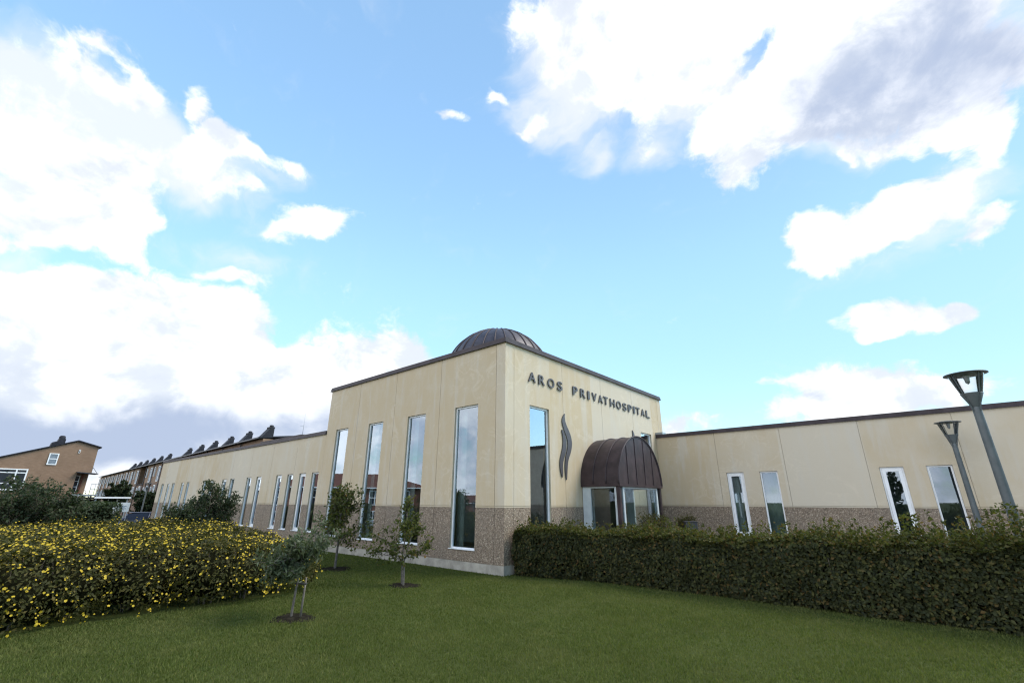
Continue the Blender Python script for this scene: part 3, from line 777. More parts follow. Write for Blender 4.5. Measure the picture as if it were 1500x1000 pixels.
pf = mb.build('porch_frame', M['porch'], HOSP, bevel=.004)
mb = MB()
for y in (PY0, PY1): mb.add([(.29, y + .004, .07), (PX - .12, y + .004, .07), (PX - .12, y + .004, CZ - .14), (.29, y + .004, CZ - .14)], [(0, 1, 2, 3)])
mb.add([(PX + .004, PY0 + .05, .02), (PX + .004, PY1 - .05, .02), (PX + .004, PY1 - .05, CZ - .08), (PX + .004, PY0 + .05, CZ - .08)], [(0, 1, 2, 3)])
mb.build('pane', M['shopglass'], pf, recalc=False)

# raised lettering: every letter a piece of its own, (letter, from, to) along the wall
LETTERS = [('A', 0.96, 1.29), ('R', 1.44, 1.73), ('O', 1.88, 2.21), ('S', 2.37, 2.63), ('P', 3.22, 3.49), ('R', 3.66, 3.96), ('I', 4.1, 4.22), ('V', 4.38, 4.68), ('A', 4.79, 5.08), ('T', 5.14, 5.44), ('H', 5.6, 5.93), ('O', 6.06, 6.4), ('S', 6.54, 6.83), ('P', 6.96, 7.25), ('I', 7.38, 7.51), ('T', 7.61, 7.92), ('A', 8.03, 8.36), ('L', 8.48, 8.81)]
def letter(ch, y0, y1, z0, cap):
    cu = bpy.data.curves.new('letter', 'FONT')
    cu.body = ch; cu.size = 1.0; cu.extrude = .04; cu.offset = .014
    tmp = bpy.data.objects.new('letter', cu); COL.objects.link(tmp)
    me = bpy.data.meshes.new_from_object(tmp.evaluated_get(bpy.context.evaluated_depsgraph_get()))
    bpy.data.objects.remove(tmp)
    co = np.empty(len(me.vertices) * 3); me.vertices.foreach_get('co', co); co = co.reshape(-1, 3)
    a, b = co.min(0), co.max(0)
    v = np.empty_like(co)
    v[:, 1] = y0 + (co[:, 0] - a[0]) / (b[0] - a[0]) * (y1 - y0)
    v[:, 2] = z0 + (co[:, 1] - a[1]) / (b[1] - a[1]) * cap
    v[:, 0] = .012 + (co[:, 2] - a[2]) / (b[2] - a[2]) * .026
    me.vertices.foreach_set('co', v.ravel()); me.update()
    me.materials.clear(); me.materials.append(M['letter'])
    put(bpy.data.objects.new('letter', me), HOSP)
for ch, a_, b_ in LETTERS:
    letter(ch, a_, b_, 4.872 - .0028 * a_, .285)

FLAME = [(2.73, 4.21), (2.6, 4.09), (2.55, 3.95), (2.59, 3.81), (2.68, 3.63), (2.79, 3.47), (2.83, 3.31), (2.8, 3.14), (2.7, 2.94), (2.64, 2.72), (2.63, 2.49), (2.67, 2.25), (2.71, 2.24), (2.74, 2.45), (2.77, 2.66), (2.82, 2.83), (2.97, 3.05), (3.05, 3.28), (3.02, 3.5), (2.91, 3.68), (2.78, 3.84), (2.71, 3.98), (2.7, 4.11)]
FLAME2 = [(2.51, 3.68), (2.56, 3.55), (2.58, 3.38), (2.56, 3.21), (2.48, 3.01), (2.39, 2.82), (2.37, 2.64), (2.4, 2.46), (2.46, 2.31), (2.51, 2.31), (2.52, 2.48), (2.52, 2.64), (2.57, 2.81), (2.69, 3.01), (2.74, 3.18), (2.74, 3.37), (2.68, 3.54), (2.58, 3.68)]
def round_poly(p, it=2):
    for _ in range(it):
        q = []
        for k in range(len(p)):
            a, b = np.array(p[k]), np.array(p[(k + 1) % len(p)])
            q += [tuple(a * .75 + b * .25), tuple(a * .25 + b * .75)]
        p = q
    return p
for mirror in (False, True):
    mb = MB()
    for P in (FLAME, FLAME2):
        P = round_poly(P)
        if mirror: P = [(9.87 - y, z) for y, z in P]
        mb.prism(P, lambda u, v, q: (q, u, v), .008, .030)
    mb.build('emblem', M['letter'], HOSP)

# ================================================================== street lamps
def make_lamp(label, loc):
    t = thing('street_lamp', label, 'street lamp', loc, 0.2, 'street lamps')
    h = 3.75
    MB().lathe([(.10, 0), (.10, .04), (.085, .06)], n=20).lathe([(.072, .0), (.068, 1.2), (.058, 3.12), (.05, 3.2)], n=16).build('pole', M['lampmetal'], t)
    mb = MB()
    mb.lathe([(.002, h + .012), (.18, h + .004), (.285, h - .018), (.288, h - .030), (.22, h - .036), (.002, h - .05)], n=40)
    mb.build('lamp_cap', M['lampmetal'], t)
    mb = MB()                                        # funnel: cup below, four stays to the cap
    mb.lathe([(.05, h - .60), (.145, h - .365), (.145, h - .355), (.05, h - .365)], n=28)
    mb.build('lamp_cup', M['lampmetal'], t)
    mb = MB()
    for k in range(4):
        a = math.pi / 2 * k + .5
        c, s = math.cos(a), math.sin(a)
        p0 = Vector((.058 * c, .058 * s, h - .66)); p1 = Vector((.235 * c, .235 * s, h - .03))
        r = Vector((-s, c, 0)) * .007; o = Vector((c, s, 0)) * .008
        vs = [p + e * r + g * o for p in (p0, p1) for e, g in ((-1, -1), (1, -1), (1, 1), (-1, 1))]
        mb.add(vs, [(0, 1, 2, 3), (4, 7, 6, 5)] + [(i, (i + 1) % 4, 4 + (i + 1) % 4, 4 + i) for i in range(4)])
    mb.build('stay', M['lampmetal'], t)
    MB().lathe([(.140, h - .352), (.228, h - .04)], n=32).build('lamp_glass', M['lampclear'], t, recalc=False)
    MB().lathe([(.001, h - .20), (.03, h - .17), (.035, h - .12), (.05, h - .05)], n=16).build('reflector', M['greymetal'], t)
    return t
lamp = make_lamp('near grey-green street lamp with flat disc cap, standing just behind the beech hedge', (8.80, 2.02, 0))
copy_thing(lamp, (8.715, 8.50, 0), .5, 'smaller-looking grey-green street lamp standing close to the wing wall by the window')
copy_thing(lamp, (-43.1, 1.66, -.68), .1, 'distant street lamp beside the parked car and brick row houses')
copy_thing(lamp, (-31.4, -29.6, -2.08), .1, 'street lamp across the lawn, seen mirrored in the big window nearest the corner')

# ================================================================== leaves and hedges
def scatter_leaves(name, P, N, L, W, mat, parent, rs, mats=None, midx=None, droop=0.0):
    v, f = leaf_arrays(P, N, L, W, rs, droop=droop)
    if midx is not None: midx = np.concatenate([midx, midx])
    return np_mesh(name, v, f, mat, parent, mats, midx)

def lump(p, s, seed=0.0):
    """cheap smooth noise in -1..1"""
    q = p * s + seed
    return (np.sin(q[:, 0] * 1.7 + 1.3 * np.sin(q[:, 1] * 1.1 + q[:, 2])) + np.sin(q[:, 1] * 2.1 + 1.7 * np.sin(q[:, 2] * 1.3 + q[:, 0] * .7)) + np.sin(q[:, 2] * 1.9 + 1.1 * np.sin(q[:, 0] * 1.5))) / 3

def box_hedge(name, label, x0, x1, y0, y1, top, n, L, mat, tipmat=None, sprigs=0, rs=None, rise=lambda x: 0 * x, core=M['bark'], zbase=lambda x, y: 0 * x, near=None, bend=lambda x: 0 * x):
    t = thing(name, label, 'hedge', (0, 0, 0))
    P = np.empty((n, 3)); N = np.empty((n, 3))
    a_side = (x1 - x0) * top; a_top = (x1 - x0) * (y1 - y0); a_end = (y1 - y0) * top
    w = np.array([a_side * 1.5, a_side * .5, a_top, a_end, a_end]); kind = rs.choice(5, n, p=w / w.sum())
    u = rs.random((n, 3)); dep = np.minimum(rs.exponential(.07, n), .3)
    xs = x0 + (x1 - x0) * (u[:, 0] ** (near or 1.0) if near else u[:, 0])
    ys = y0 + (y1 - y0) * u[:, 1]; zs = top * u[:, 2] ** .9
    nn = np.array([[0, -1, 0], [0, 1, 0], [0, 0, 1], [-1, 0, 0], [1, 0, 0]], float)[kind]
    xs = np.where(kind == 3, x0, np.where(kind == 4, x1, xs)); ys = np.where(kind == 0, y0, np.where(kind == 1, y1, ys))
    tops = top + rise(xs)
    zs = np.where(kind == 2, tops, zs * tops / top)
    P = np.stack([xs, ys, zs], 1)
    bulge = lump(P, 2.2, 3.1) * .07 + lump(P, 6.5, 1.0) * .05
    # rounded shoulders, thinner towards the ground
    sh = np.clip((zs - (tops - .16)) / .16, 0, 1)
    inset = np.where(kind == 2, 0, .10 * sh ** 2 + .05 * np.clip((.15 - zs) / .15, 0, 1))
    P = P + nn * (bulge - dep - inset)[:, None]
    P[:, 2] += zbase(P[:, 0], P[:, 1])
    N = unit(nn + rs.normal(scale=.55, size=(n, 3)) + np.array([0, 0, .35]))
    keep = P[:, 2] > .02 + zbase(P[:, 0], P[:, 1])
    P, N = P[keep], N[keep]; m = len(P)
    l = L * rs.uniform(.65, 1.25, m)
    tip = (P[:, 2] > (tops[keep] - .10) + zbase(P[:, 0], P[:, 1])) & (rs.random(m) < .6) if tipmat else np.zeros(m, bool)
    stray = rs.random(m) < .035 if tipmat else np.zeros(m, bool)
    mi = (tip | stray).astype(int)
    tw = []
    if sprigs:
        sx = x0 + (x1 - x0) * rs.random(sprigs); sy = rs.uniform(y0 + .05, y1 - .05, sprigs)
        PP, NN, LL = [], [], []
        tb = MB()
        for k in range(sprigs):
            big = rs.random() < .22
            hgt = rs.uniform(.05, .17) * (2.0 if big else 1) * (1 + .9 * max(0, (sx[k] - 5) / 4))
            zz = top + float(rise(np.array([sx[k]]))[0]) - .06
            lean = rs.normal(scale=.25, size=2)
            base = np.array([sx[k], sy[k], zz]); tipp = base + np.array([lean[0] * hgt, lean[1] * hgt, hgt])
            if big: pass
            for q in range(int(4 + hgt * 50)):
                f = rs.random()
                PP.append(base + (tipp - base) * f + rs.normal(scale=.018 + .02 * (1 - f), size=3)); NN.append(rs.normal(size=3) + np.array([0, 0, .5])); LL.append(L * rs.uniform(.6, 1.1))
        P = np.concatenate([P, np.array(PP)]); N = np.concatenate([N, np.array(NN)]); l = np.concatenate([l, LL]); mi = np.concatenate([mi, np.ones(len(PP), int)])
    P[:, 1] += bend(P[:, 0])
    scatter_leaves('foliage', P, N, l, l * .62, mat, t, rs, [mat, tipmat] if tipmat else None, mi if tipmat else None)
    # the woody inside: stems from the ground and a dense twig body
    cb = MB()
    nx_ = max(6, int((x1 - x0) / .16))
    for k in range(nx_):
        x = x0 + .1 + (x1 - x0 - .2) * (k + rs.uniform(-.3, .3)) / nx_
        y = rs.uniform(y0 + .14, y0 + .4) + float(bend(np.array([x]))[0]); zb = float(zbase(np.array([x]), np.array([y]))[0])
        cb.tube([(x, y, zb - .02), (x + rs.normal() * .05, y + rs.normal() * .05, zb + top * .45), (x + rs.normal() * .12, y + rs.normal() * .1, zb + top * .8)], [.014, .009, .004], 5, caps=False)
    cb.build('stem', core, t, recalc=False)
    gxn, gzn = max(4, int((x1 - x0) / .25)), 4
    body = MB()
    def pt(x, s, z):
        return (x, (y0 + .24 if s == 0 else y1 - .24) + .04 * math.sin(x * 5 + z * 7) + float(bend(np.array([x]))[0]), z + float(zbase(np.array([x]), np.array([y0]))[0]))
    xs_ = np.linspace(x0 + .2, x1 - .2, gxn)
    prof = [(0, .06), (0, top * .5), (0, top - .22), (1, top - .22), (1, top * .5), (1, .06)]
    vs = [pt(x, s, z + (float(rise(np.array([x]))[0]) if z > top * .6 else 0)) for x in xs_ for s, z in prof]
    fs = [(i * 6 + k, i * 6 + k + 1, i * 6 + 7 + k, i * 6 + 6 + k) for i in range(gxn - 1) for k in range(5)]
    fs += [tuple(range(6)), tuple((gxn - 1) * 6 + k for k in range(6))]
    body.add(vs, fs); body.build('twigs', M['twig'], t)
    return t
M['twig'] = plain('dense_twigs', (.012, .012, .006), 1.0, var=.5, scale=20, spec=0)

box_hedge('beech_hedge', 'long clipped dark beech hedge with pale sprigs on top, before the entrance', .12, 10.3, .74, 1.75, 1.0,
          80000, .066, M['hedge'], M['hedge_tip'], 1500, np.random.default_rng(3), rise=lambda x: .10 * sstep(4.5, 9, x) + .03 * np.sin(x * 2.3) + .02 * np.sin(x * 5.1 + 1),
          bend=lambda x: -.60 * (1 - sstep(0, 2.6, x)))
box_hedge('clipped_hedge', 'low dark green hedge behind the yellow flowering shrubs, before the far brick house', -24, -15.5, -6.2, -4.6, 1.55,
          16000, .10, M['darkleaf'], None, 0, np.random.default_rng(5), rise=lambda x: .06 * np.sin(x * 2.1), zbase=gz)

# ---------------------------------------------------------------- the yellow flowering shrubs
def flowering_bed():
    rs = np.random.default_rng(11)
    t = thing('flowering_hedge', 'broad mounded shrub bed covered in small yellow flowers at the left of the lawn', 'flowering shrubs')
    mounds = []
    for iy, y in enumerate(np.arange(-11.2, -4.1, .78)):
        for ix, x in enumerate(np.arange(-1.95, -11.2, -.80)):
            xx = x + rs.uniform(-.16, .16); yy = y + rs.uniform(-.2, .2) + (.25 if ix % 2 else 0)
            if yy > -4.32: yy = -4.32 + rs.uniform(-.1, .05)
            edge = ix == 0
            r = rs.uniform(.62, .78); rz = rs.uniform(.58, .72) + (-.05 if edge else .03)
            if yy > -5.3: rz -= .12 if xx > -3.5 else 0.0
            mounds.append((xx, yy, .42, r, r, rz))
    mounds = np.array(mounds)
    C, S = mounds[:, :3], mounds[:, 3:]
    PP, NN = [], []
    for k in range(len(mounds)):
        dist = math.hypot(C[k, 0] - CAM.x, C[k, 1] - CAM.y)
        n = int(np.clip(4600 * (10 / dist) ** 1.6, 900, 5200))
        v = unit(rs.normal(size=(n, 3)))
        v = v[(v[:, 2] > -.62)]
        p = C[k] + v * S[k] * (1 + .06 * lump(v, 4.0, k)[:, None]) - v * np.minimum(rs.exponential(.055, len(v)), .25)[:, None]
        ok = p[:, 2] > .015
        for j in range(len(mounds)):
            if j != k and abs(C[j, 0] - C[k, 0]) < 1.8 and abs(C[j, 1] - C[k, 1]) < 1.8:
                ok &= (((p - C[j]) / (S[j] * .86)) ** 2).sum(1) > 1
        PP.append(p[ok]); NN.append((v / S[k])[ok])
    P = np.concatenate(PP); N = unit(np.concatenate(NN))
    m = len(P)
    d = np.hypot(P[:, 0] - CAM.x, P[:, 1] - CAM.y)
    l = .058 * rs.uniform(.65, 1.25, m) * np.clip(d / 11, 1, 1.6)
    scatter_leaves('foliage', P, unit(N + rs.normal(scale=.6, size=(m, 3)) + np.array([0, 0, .3])), l, l * .5, M['bush'], t, rs)
    # dark twiggy insides
    mb = MB()
    for c, s in zip(C, S):
        for _ in range(5):
            a = rs.uniform(0, 2 * math.pi); q = rs.uniform(.3, .6)
            mb.tube([(c[0] + .1 * math.cos(a), c[1] + .1 * math.sin(a), -.02), (c[0] + q * .6 * s[0] * math.cos(a), c[1] + q * .6 * s[1] * math.sin(a), .45), (c[0] + q * s[0] * math.cos(a), c[1] + q * s[1] * math.sin(a), .8)], [.012, .008, .003], 4, caps=False)
    mb.build('branch', M['bark'], t, recalc=False)
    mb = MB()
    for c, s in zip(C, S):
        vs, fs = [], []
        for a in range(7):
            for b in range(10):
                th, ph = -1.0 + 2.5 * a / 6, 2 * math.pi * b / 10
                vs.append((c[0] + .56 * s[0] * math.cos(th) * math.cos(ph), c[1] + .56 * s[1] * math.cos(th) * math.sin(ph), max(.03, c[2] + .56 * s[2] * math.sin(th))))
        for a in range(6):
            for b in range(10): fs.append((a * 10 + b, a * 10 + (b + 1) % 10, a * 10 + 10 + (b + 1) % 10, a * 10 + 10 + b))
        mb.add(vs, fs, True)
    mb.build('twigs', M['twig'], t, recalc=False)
    # flowers: on the outer skin, in loose clusters, thicker on the upper side
    out = rs.permutation(m)
    w = lump(P, 1.6, 5) * .5 + .5
    pick = [i for i in out if rs.random() < .22 + .9 * w[i] ** 1.6 * (.65 + .35 * max(0, N[i, 2]))][:7000]
    FP, FN = [], []
    for i in pick:
        for _ in range(rs.choice([1, 1, 2, 3])):
            FP.append(P[i] + N[i] * rs.uniform(.02, .08) + rs.normal(scale=.035, size=3)); FN.append(N[i] * .7 + rs.normal(scale=.35, size=3) + np.array([.25, -.15, .55]))
    FP, FN = np.array(FP), unit(np.array(FN))
    size = rs.uniform(.010, .021, len(FP))
    dd = np.linalg.norm(FP - np.array(CAM), axis=1)
    order = np.argsort(dd / size)
    def flower_geo(idx):
        V, Fq, mi = [], [], []
        for i in idx:
            nrm = Vector(FN[i]); a = nrm.orthogonal().normalized(); b = nrm.cross(a); c = Vector(FP[i]); s = size[i]; o = rs.uniform(0, 6)
            for k in range(5):
                th = o + k * 2 * math.pi / 5
                u = a * math.cos(th) + b * math.sin(th); w_ = -a * math.sin(th) + b * math.cos(th)
                base = len(V)
                V += [c, c + u * s * .62 + w_ * s * .46 + nrm * s * .22, c + u * s * 1.02 + nrm * s * .12, c + u * s * .62 - w_ * s * .46 + nrm * s * .22]
                Fq.append((base, base + 1, base + 2, base + 3)); mi.append(0)
            base = len(V)
            V += [c + nrm * s * .22 + (a * math.cos(q) + b * math.sin(q)) * s * .2 for q in (0, 1.57, 3.14, 4.71)]
            Fq.append((base, base + 1, base + 2, base + 3)); mi.append(1)
        return np.array([tuple(q) for q in V]), np.array(Fq), np.array(mi)
    for i in order[:98]:
        v, f, mi = flower_geo([i])
        np_mesh('flower', v, f, M['petal'], t, [M['petal'], M['petalgold']], mi)
    v, f, mi = flower_geo(order[98:])
    o = np_mesh('flowers', v, f, M['petal'], t, [M['petal'], M['petalgold']], mi)
    o['kind'] = 'stuff'
flowering_bed()

# ================================================================== trees
def tree(name, label, cat, loc, stems, branches, leaf, mat, bark, seed, group=None, per=9, spread=.055, droop=0.0, leafw=.55):
    """stems: list of (points, radii); branches: list of (stem, fraction, direction, length) or generated"""
    rs = np.random.default_rng(seed)
    t = thing(name, label, cat, loc, 0, group)
    tb = MB(); P = []
    def along(pts, f):
        pts = [np.array(p, float) for p in pts]
        seg = [np.linalg.norm(b - a) for a, b in zip(pts[:-1], pts[1:])]; L = sum(seg) * f
        for a, b, s in zip(pts[:-1], pts[1:], seg):
            if L <= s: return a + (b - a) * L / s, unit((b - a)[None])[0]
            L -= s
        return pts[-1], unit((pts[-1] - pts[-2])[None])[0]
    for pts, rad in stems:
        tb.tube(pts, rad, 8)
    for si, f, d, ln, nt_ in branches:
        p, _ = along(stems[si][0], f); d = unit(np.array([d], float))[0]
        q = [p]
        for k in range(4):
            d = unit((d + rs.normal(scale=.16, size=3) + np.array([0, 0, .10 - droop * .3]))[None])[0]
            q.append(q[-1] + d * ln / 4)
        tb.tube(q, list(np.linspace(.011, .003, 5) * max(.6, min(1.6, ln))), 5, caps=False)
        for k in range(nt_):
            ff = rs.uniform(.18, 1.0)
            a, td = along(q, ff)
            d2 = unit((td * .5 + rs.normal(scale=.75, size=3) + np.array([0, 0, .25 - droop]))[None])[0]
            l2 = ln * rs.uniform(.16, .42)
            e = a + d2 * l2; mid = a + d2 * l2 * .5 + rs.normal(scale=.02, size=3)
            tb.tube([a, mid, e], [.0045, .003, .0015], 4, caps=False)
            for g in range(per):
                h = rs.uniform(.15, 1.08)
                P.append((a + (e - a) * h + rs.normal(scale=spread, size=3)))
    P = np.array(P); m = len(P)
    tb.build('trunk', bark, t, recalc=False)
    l = leaf * rs.uniform(.6, 1.25, m)
    N = rs.normal(size=(m, 3)) + np.array([0, 0, .6])
    scatter_leaves('crown', P, N, l, l * leafw, mat, t, rs, droop=droop)
    return t

def auto_branches(rs, si, n, f0, f1, l0, l1, up, nt_, az0=0.0, squash=(1, 1)):
    out = []
    for k in range(n):
        f = f0 + (f1 - f0) * (k + rs.uniform(0, .8)) / n
        az = az0 + k * 2.4 + rs.uniform(-.4, .4)
        out.append((si, f, (math.cos(az) * squash[0], math.sin(az) * squash[1], up + rs.uniform(-.15, .25)), l0 + (l1 - l0) * (k + .5) / n * rs.uniform(.8, 1.15), nt_))
    return out

# twin-stemmed sapling with open crown
rs = np.random.default_rng(21)
st = [([(0, .03, -.02), (-.03, .02, .30), (-.02, 0, .55), (.0, .02, 1.0), (.02, .02, 1.64)], [.026, .021, .017, .011, .003]),
      ([(.12, -.03, -.02), (.10, -.02, .22), (.05, .0, .46), (.16, .02, .8), (.2, .05, 1.05)], [.022, .018, .014, .008, .004])]
# camera-right direction on the ground is (.755,.656): the crown reaches both ways along it
br = [(0, .30, (-.62, -.50, .42), .72, 9), (0, .36, (-.45, -.30, .62), .62, 8), (0, .42, (.50, .42, .55), .58, 9), (0, .5, (-.3, .4, .6), .45, 7), (1, .55, (.6, .5, .35), .48, 9), (0, .55, (.3, -.4, .6), .42, 7),
      (0, .62, (-.5, -.4, .8), .36, 6), (0, .68, (.5, .3, .8), .34, 6), (1, .85, (.5, .5, .6), .38, 8), (0, .8, (.1, -.2, 1), .26, 5), (0, .88, (-.1, .2, 1), .2, 4), (0, .95, (.0, .1, 1), .16, 3), (1, .4, (-.3, -.6, .4), .42, 7), (0, .33, (-.75, -.55, .1), .75, 10), (0, .45, (-.6, -.5, .3), .7, 10), (1, .5, (.75, .6, .2), .6, 10)]
tree('young_tree', 'small twin-stemmed apple tree with an open crown on the lawn before the third tall window', 'tree', (-.79, -2.31, 0), st, br, .082, M['tree'], M['barkgrey'], 22, 'young trees on the lawn', per=11, spread=.05)
rs = np.random.default_rng(31)
st = [([(0, 0, -.02), (.01, 0, .5), (-.02, .02, 1.0), (.0, .02, 1.75)], [.034, .028, .02, .004])]
br = auto_branches(rs, 0, 24, .30, .98, .80, .34, .80, 11)
br += [(0, .36, (-.75, -.65, .12), 1.0, 10), (0, .34, (.75, .66, .12), .98, 11), (0, .55, (.65, .55, .85), 1.0, 9)]
tree('young_tree', 'slim upright apple tree with dense crown near the leftmost tall window of the block', 'tree', (-4.03, -2.0, 0), st, br, .092, M['tree'], M['barkgrey'], 32, 'young trees on the lawn', per=8, spread=.055)
# staked weeping sapling by the end of the flowering bed
rs = np.random.default_rng(41)
st = [([(0, 0, -.02), (.01, .01, .35), (.02, .02, .58), (.03, .02, .90)], [.020, .017, .013, .005])]
br = []
for k in range(24):
    az = k * 2.4; f = .52 + .46 * rs.random()
    br.append((0, f, (math.cos(az) - .38, math.sin(az) - .34, .18 + rs.uniform(-.1, .35)), rs.uniform(.32, .66), 10))
tree('weeping_tree', 'little grey-green weeping tree tied to a stake, at the end of the yellow shrubs', 'tree', (.30, -5.08, 0), st, br, .095, M['willow'], M['barkgrey'], 42, 'young trees on the lawn', per=14, spread=.035, droop=.35, leafw=.30)
t = thing('tree_stake', 'short weathered wooden stake beside the little weeping tree', 'stake', (.41, -4.99, 0))
MB().tube([(0, 0, -.05), (.005, .005, .55)], [.016, .015], 8).build('post', M['stake'], t)
MB().tube([(.02, .0, .46), (-.03, -.05, .46), (-.11, -.10, .46), (-.12, -.06, .465), (-.05, -.01, .465), (.0, .03, .46), (.02, .0, .46)], .011, 6).build('tie_strap', M['rubber'], t)

def shrub_tree(label, loc, hgt, rad, stems, leaf, seed, name='shrub_tree', dens=1.0, mat='darkleaf', sq=(1, 1)):
    rs = np.random.default_rng(seed)
    S, B = [], []
    for k in range(stems):
        a = k * 2 * math.pi / stems + rs.uniform(-.3, .3); q = rad * rs.uniform(.25, .62); hh = hgt * rs.uniform(.72, 1.0)
        S.append(([(.05 * math.cos(a), .05 * math.sin(a), -.1), (q * .45 * sq[0] * math.cos(a), q * .45 * sq[1] * math.sin(a), hh * .4), (q * sq[0] * math.cos(a), q * sq[1] * math.sin(a), hh * .92)], [.03, .02, .005]))
        B += auto_branches(rs, k, int(13 * dens), .22, .99, rad * .62, rad * .26, .55, 8, a)
    return tree(name, label, 'shrub', loc, S, B, leaf, M[mat], M['bark'], seed + 1, None, per=8, spread=.06)
shrub_tree('dark green shrub standing between the flowering bed and the long low wing', (-7.6, -3.95, 0), 2.45, .85, 7, .08, 51, dens=1.1)
shrub_tree('bushy dark shrub beside the taller shrub in front of the far wing windows', (-9.7, -4.1, -.02), 1.7, .8, 6, .085, 61, dens=1.2)
shrub_tree('spreading dark green shrub at the left edge, in front of the tan brick house', (-11.2, -7.25, 0), 2.25, 1.65, 9, .095, 71, dens=1.35)
shrub_tree('round dark tree in front of the far end of the brick row houses', (-58, 2.2, -.68), 4.6, 2.1, 7, .26, 81, dens=1.2)
shrub_tree('small tree by the row house wall behind the parked car', (-50, 3.3, -.68), 3.4, 1.6, 6, .24, 86)
shrub_tree('thin twiggy brown-green bush in front of the entrance porch glass', (1.95, 3.9, 0), 1.40, .55, 8, .05, 91, 'bush', 1.5, 'bush')
shrub_tree('wispy olive bush between entrance porch and wing wall', (1.7, 7.0, 0), 1.5, .5, 7, .042, 96, 'bush', 1.2, 'bush')

# dark box-shaped bin by the porch
t = thing('litter_bin', 'dark box-shaped litter bin showing above the hedge right of the porch', 'bin', (1.95, 6.75, 0), .6)
MB().box(-.18, .18, -.16, .16, .12, 1.04).build('body', M['bin'], t, bevel=.015)
MB().box(-.2, .2, -.18, .18, 1.043, 1.07).build('lid', M['bin'], t, bevel=.01)
mb = MB()
for sx_ in (-.14, .14): mb.box(sx_ - .02, sx_ + .02, -.1, .1, -.01, .118)
mb.build('leg', M['greymetal'], t)

for k, (x, y, hh, rr, lab) in enumerate(((4.5, -25, 7.5, 3.2, 'broad leafy tree across the lawn, mirrored in the nearer wing window pair'), (13.5, -27, 6.0, 2.8, 'lower rounded tree across the lawn, mirrored at the wing window by the lamps'))):
    shrub_tree(lab, (x, y, float(gz(x, y))), hh, rr, 8, .30, 200 + 7 * k, 'tree', 1.3)

# ================================================================== tan brick house at the far left
def win_parts(parent, f, u0, u1, z0, z1, mull=(), trans=(), w=.07, pane='darkglass', d=(-.06, .02), frame='white'):
    """f(u, depth, z); a frame with bars and one glazing sheet"""
    mb = MB(); frame_bars(mb, f, u0, u1, z0, z1, w, *d)
    for m_ in mull: mb.prism([(m_ - w * .5, z0 + w), (m_ + w * .5, z0 + w), (m_ + w * .5, z1 - w), (m_ - w * .5, z1 - w)], lambda u, v, q: f(u, q, v), d[0] + .004, d[1] - .004)
    for t_ in trans: mb.prism([(u0 + w, t_ - w * .45), (u1 - w, t_ - w * .45), (u1 - w, t_ + w * .45), (u0 + w, t_ + w * .45)], lambda u, v, q: f(u, q, v), d[0] + .008, d[1] - .008)
    fr = mb.build('window', M[frame], parent)
    p = MB(); p.prism([(u0 + w * .5, z0 + w * .5), (u1 - w * .5, z0 + w * .5), (u1 - w * .5, z1 - w * .5), (u0 + w * .5, z1 - w * .5)], lambda u, v, q: f(u, q, v), (d[0] + d[1]) / 2 - .008, (d[0] + d[1]) / 2 + .008)
    p.build('pane', M[pane], fr)
    return fr

TH = thing('brick_house', 'tan brick house with lopsided pitched roof, white windows and a recessed corner balcony', 'house', (-50, -1.4, -.68))
O = Vector((-50, -1.4, -.68))
fx = lambda u, v, q: (q - O.x, u - O.y, v - O.z)
ZL = 4.97 - .395 * 7.57
front = [(-15, -1.2), (-1.33, -1.2), (-1.35, 2.12), (-2.38, 2.12), (-2.38, 3.98), (-1.385, 3.98), (-1.42, 6.28), (-2.95, 6.70), (-15, ZL)]
back = [(-15, -1.2), (-1.33, -1.2), (-1.42, 6.28), (-2.95, 6.70), (-15, ZL)]
mb = MB(); mb.prism(front, fx, -50.0, -51.3); mb.prism(back, fx, -51.302, -62)
mb.build('wall', M['brick_tan'], TH)
mb = MB()
mb.prism([(-15.4, ZL - .13), (-2.95, 6.74), (-2.95, 6.84), (-15.4, ZL - .03)], fx, -49.85, -62.2)
mb.prism([(-2.949, 6.74), (-1.2, 6.26), (-1.2, 6.36), (-2.949, 6.84)], fx, -49.85, -62.2)
rf = mb.build('roof', M['slate'], TH)
mb = MB(); mb.prism([(-4.6, 6.2), (-3.7, 6.55), (-3.7, 6.95), (-3.8, 7.02), (-4.15, 7.02), (-4.2, 6.75), (-4.55, 6.6)], fx, -51.2, -52.4); mb.lathe([(.22, 0), (.24, .15), (.16, .28), (.0, .3)], (-51.7 - O.x, -3.95 - O.y, 7.0 - O.z), 12)
mb.build('chimney', M['slate'], rf)
ff = lambda u, d, z: (-50 - d - O.x, u - O.y, z - O.z)
win_parts(TH, ff, -7.95, -5.53, 2.42, 4.14, mull=(-6.2,), trans=(3.82, 2.95), w=.09)
win_parts(TH, ff, -4.56, -3.93, 4.57, 5.56, trans=(5.08,), w=.075, pane='paleglass')
win_parts(TH, ff, -8.0, -6.05, .3, 1.9, mull=(-7.0,), w=.07)
win_parts(TH, ff, -2.72, -2.60, 5.7, 6.0, w=.03)
fr_ = lambda u, d, z: (-51.3 - d - O.x, u - O.y, z - O.z)
win_parts(TH, fr_, -2.3, -1.95, 2.3, 3.8, trans=(2.8, 3.3), w=.05, d=(-.06, -.004))
mb = MB(); mb.prism([(-1.85, 2.16), (-1.72, 2.16), (-1.72, 3.85), (-1.85, 3.85)], fx, -51.29, -51.2); mb.build('door', M['tile_red'], TH)
mb = MB(); mb.prism([(-2.45, 3.99), (-.95, 3.90), (-.95, 3.97), (-2.45, 4.06)], fx, -49.55, -51.25)
mb.tube([(-49.8 - O.x, -1.0 - O.y, 3.95 - O.z), (-49.98 - O.x, -1.4 - O.y, 4.5 - O.z)], .02, 5); mb.build('canopy', M['darkmetal'], TH)
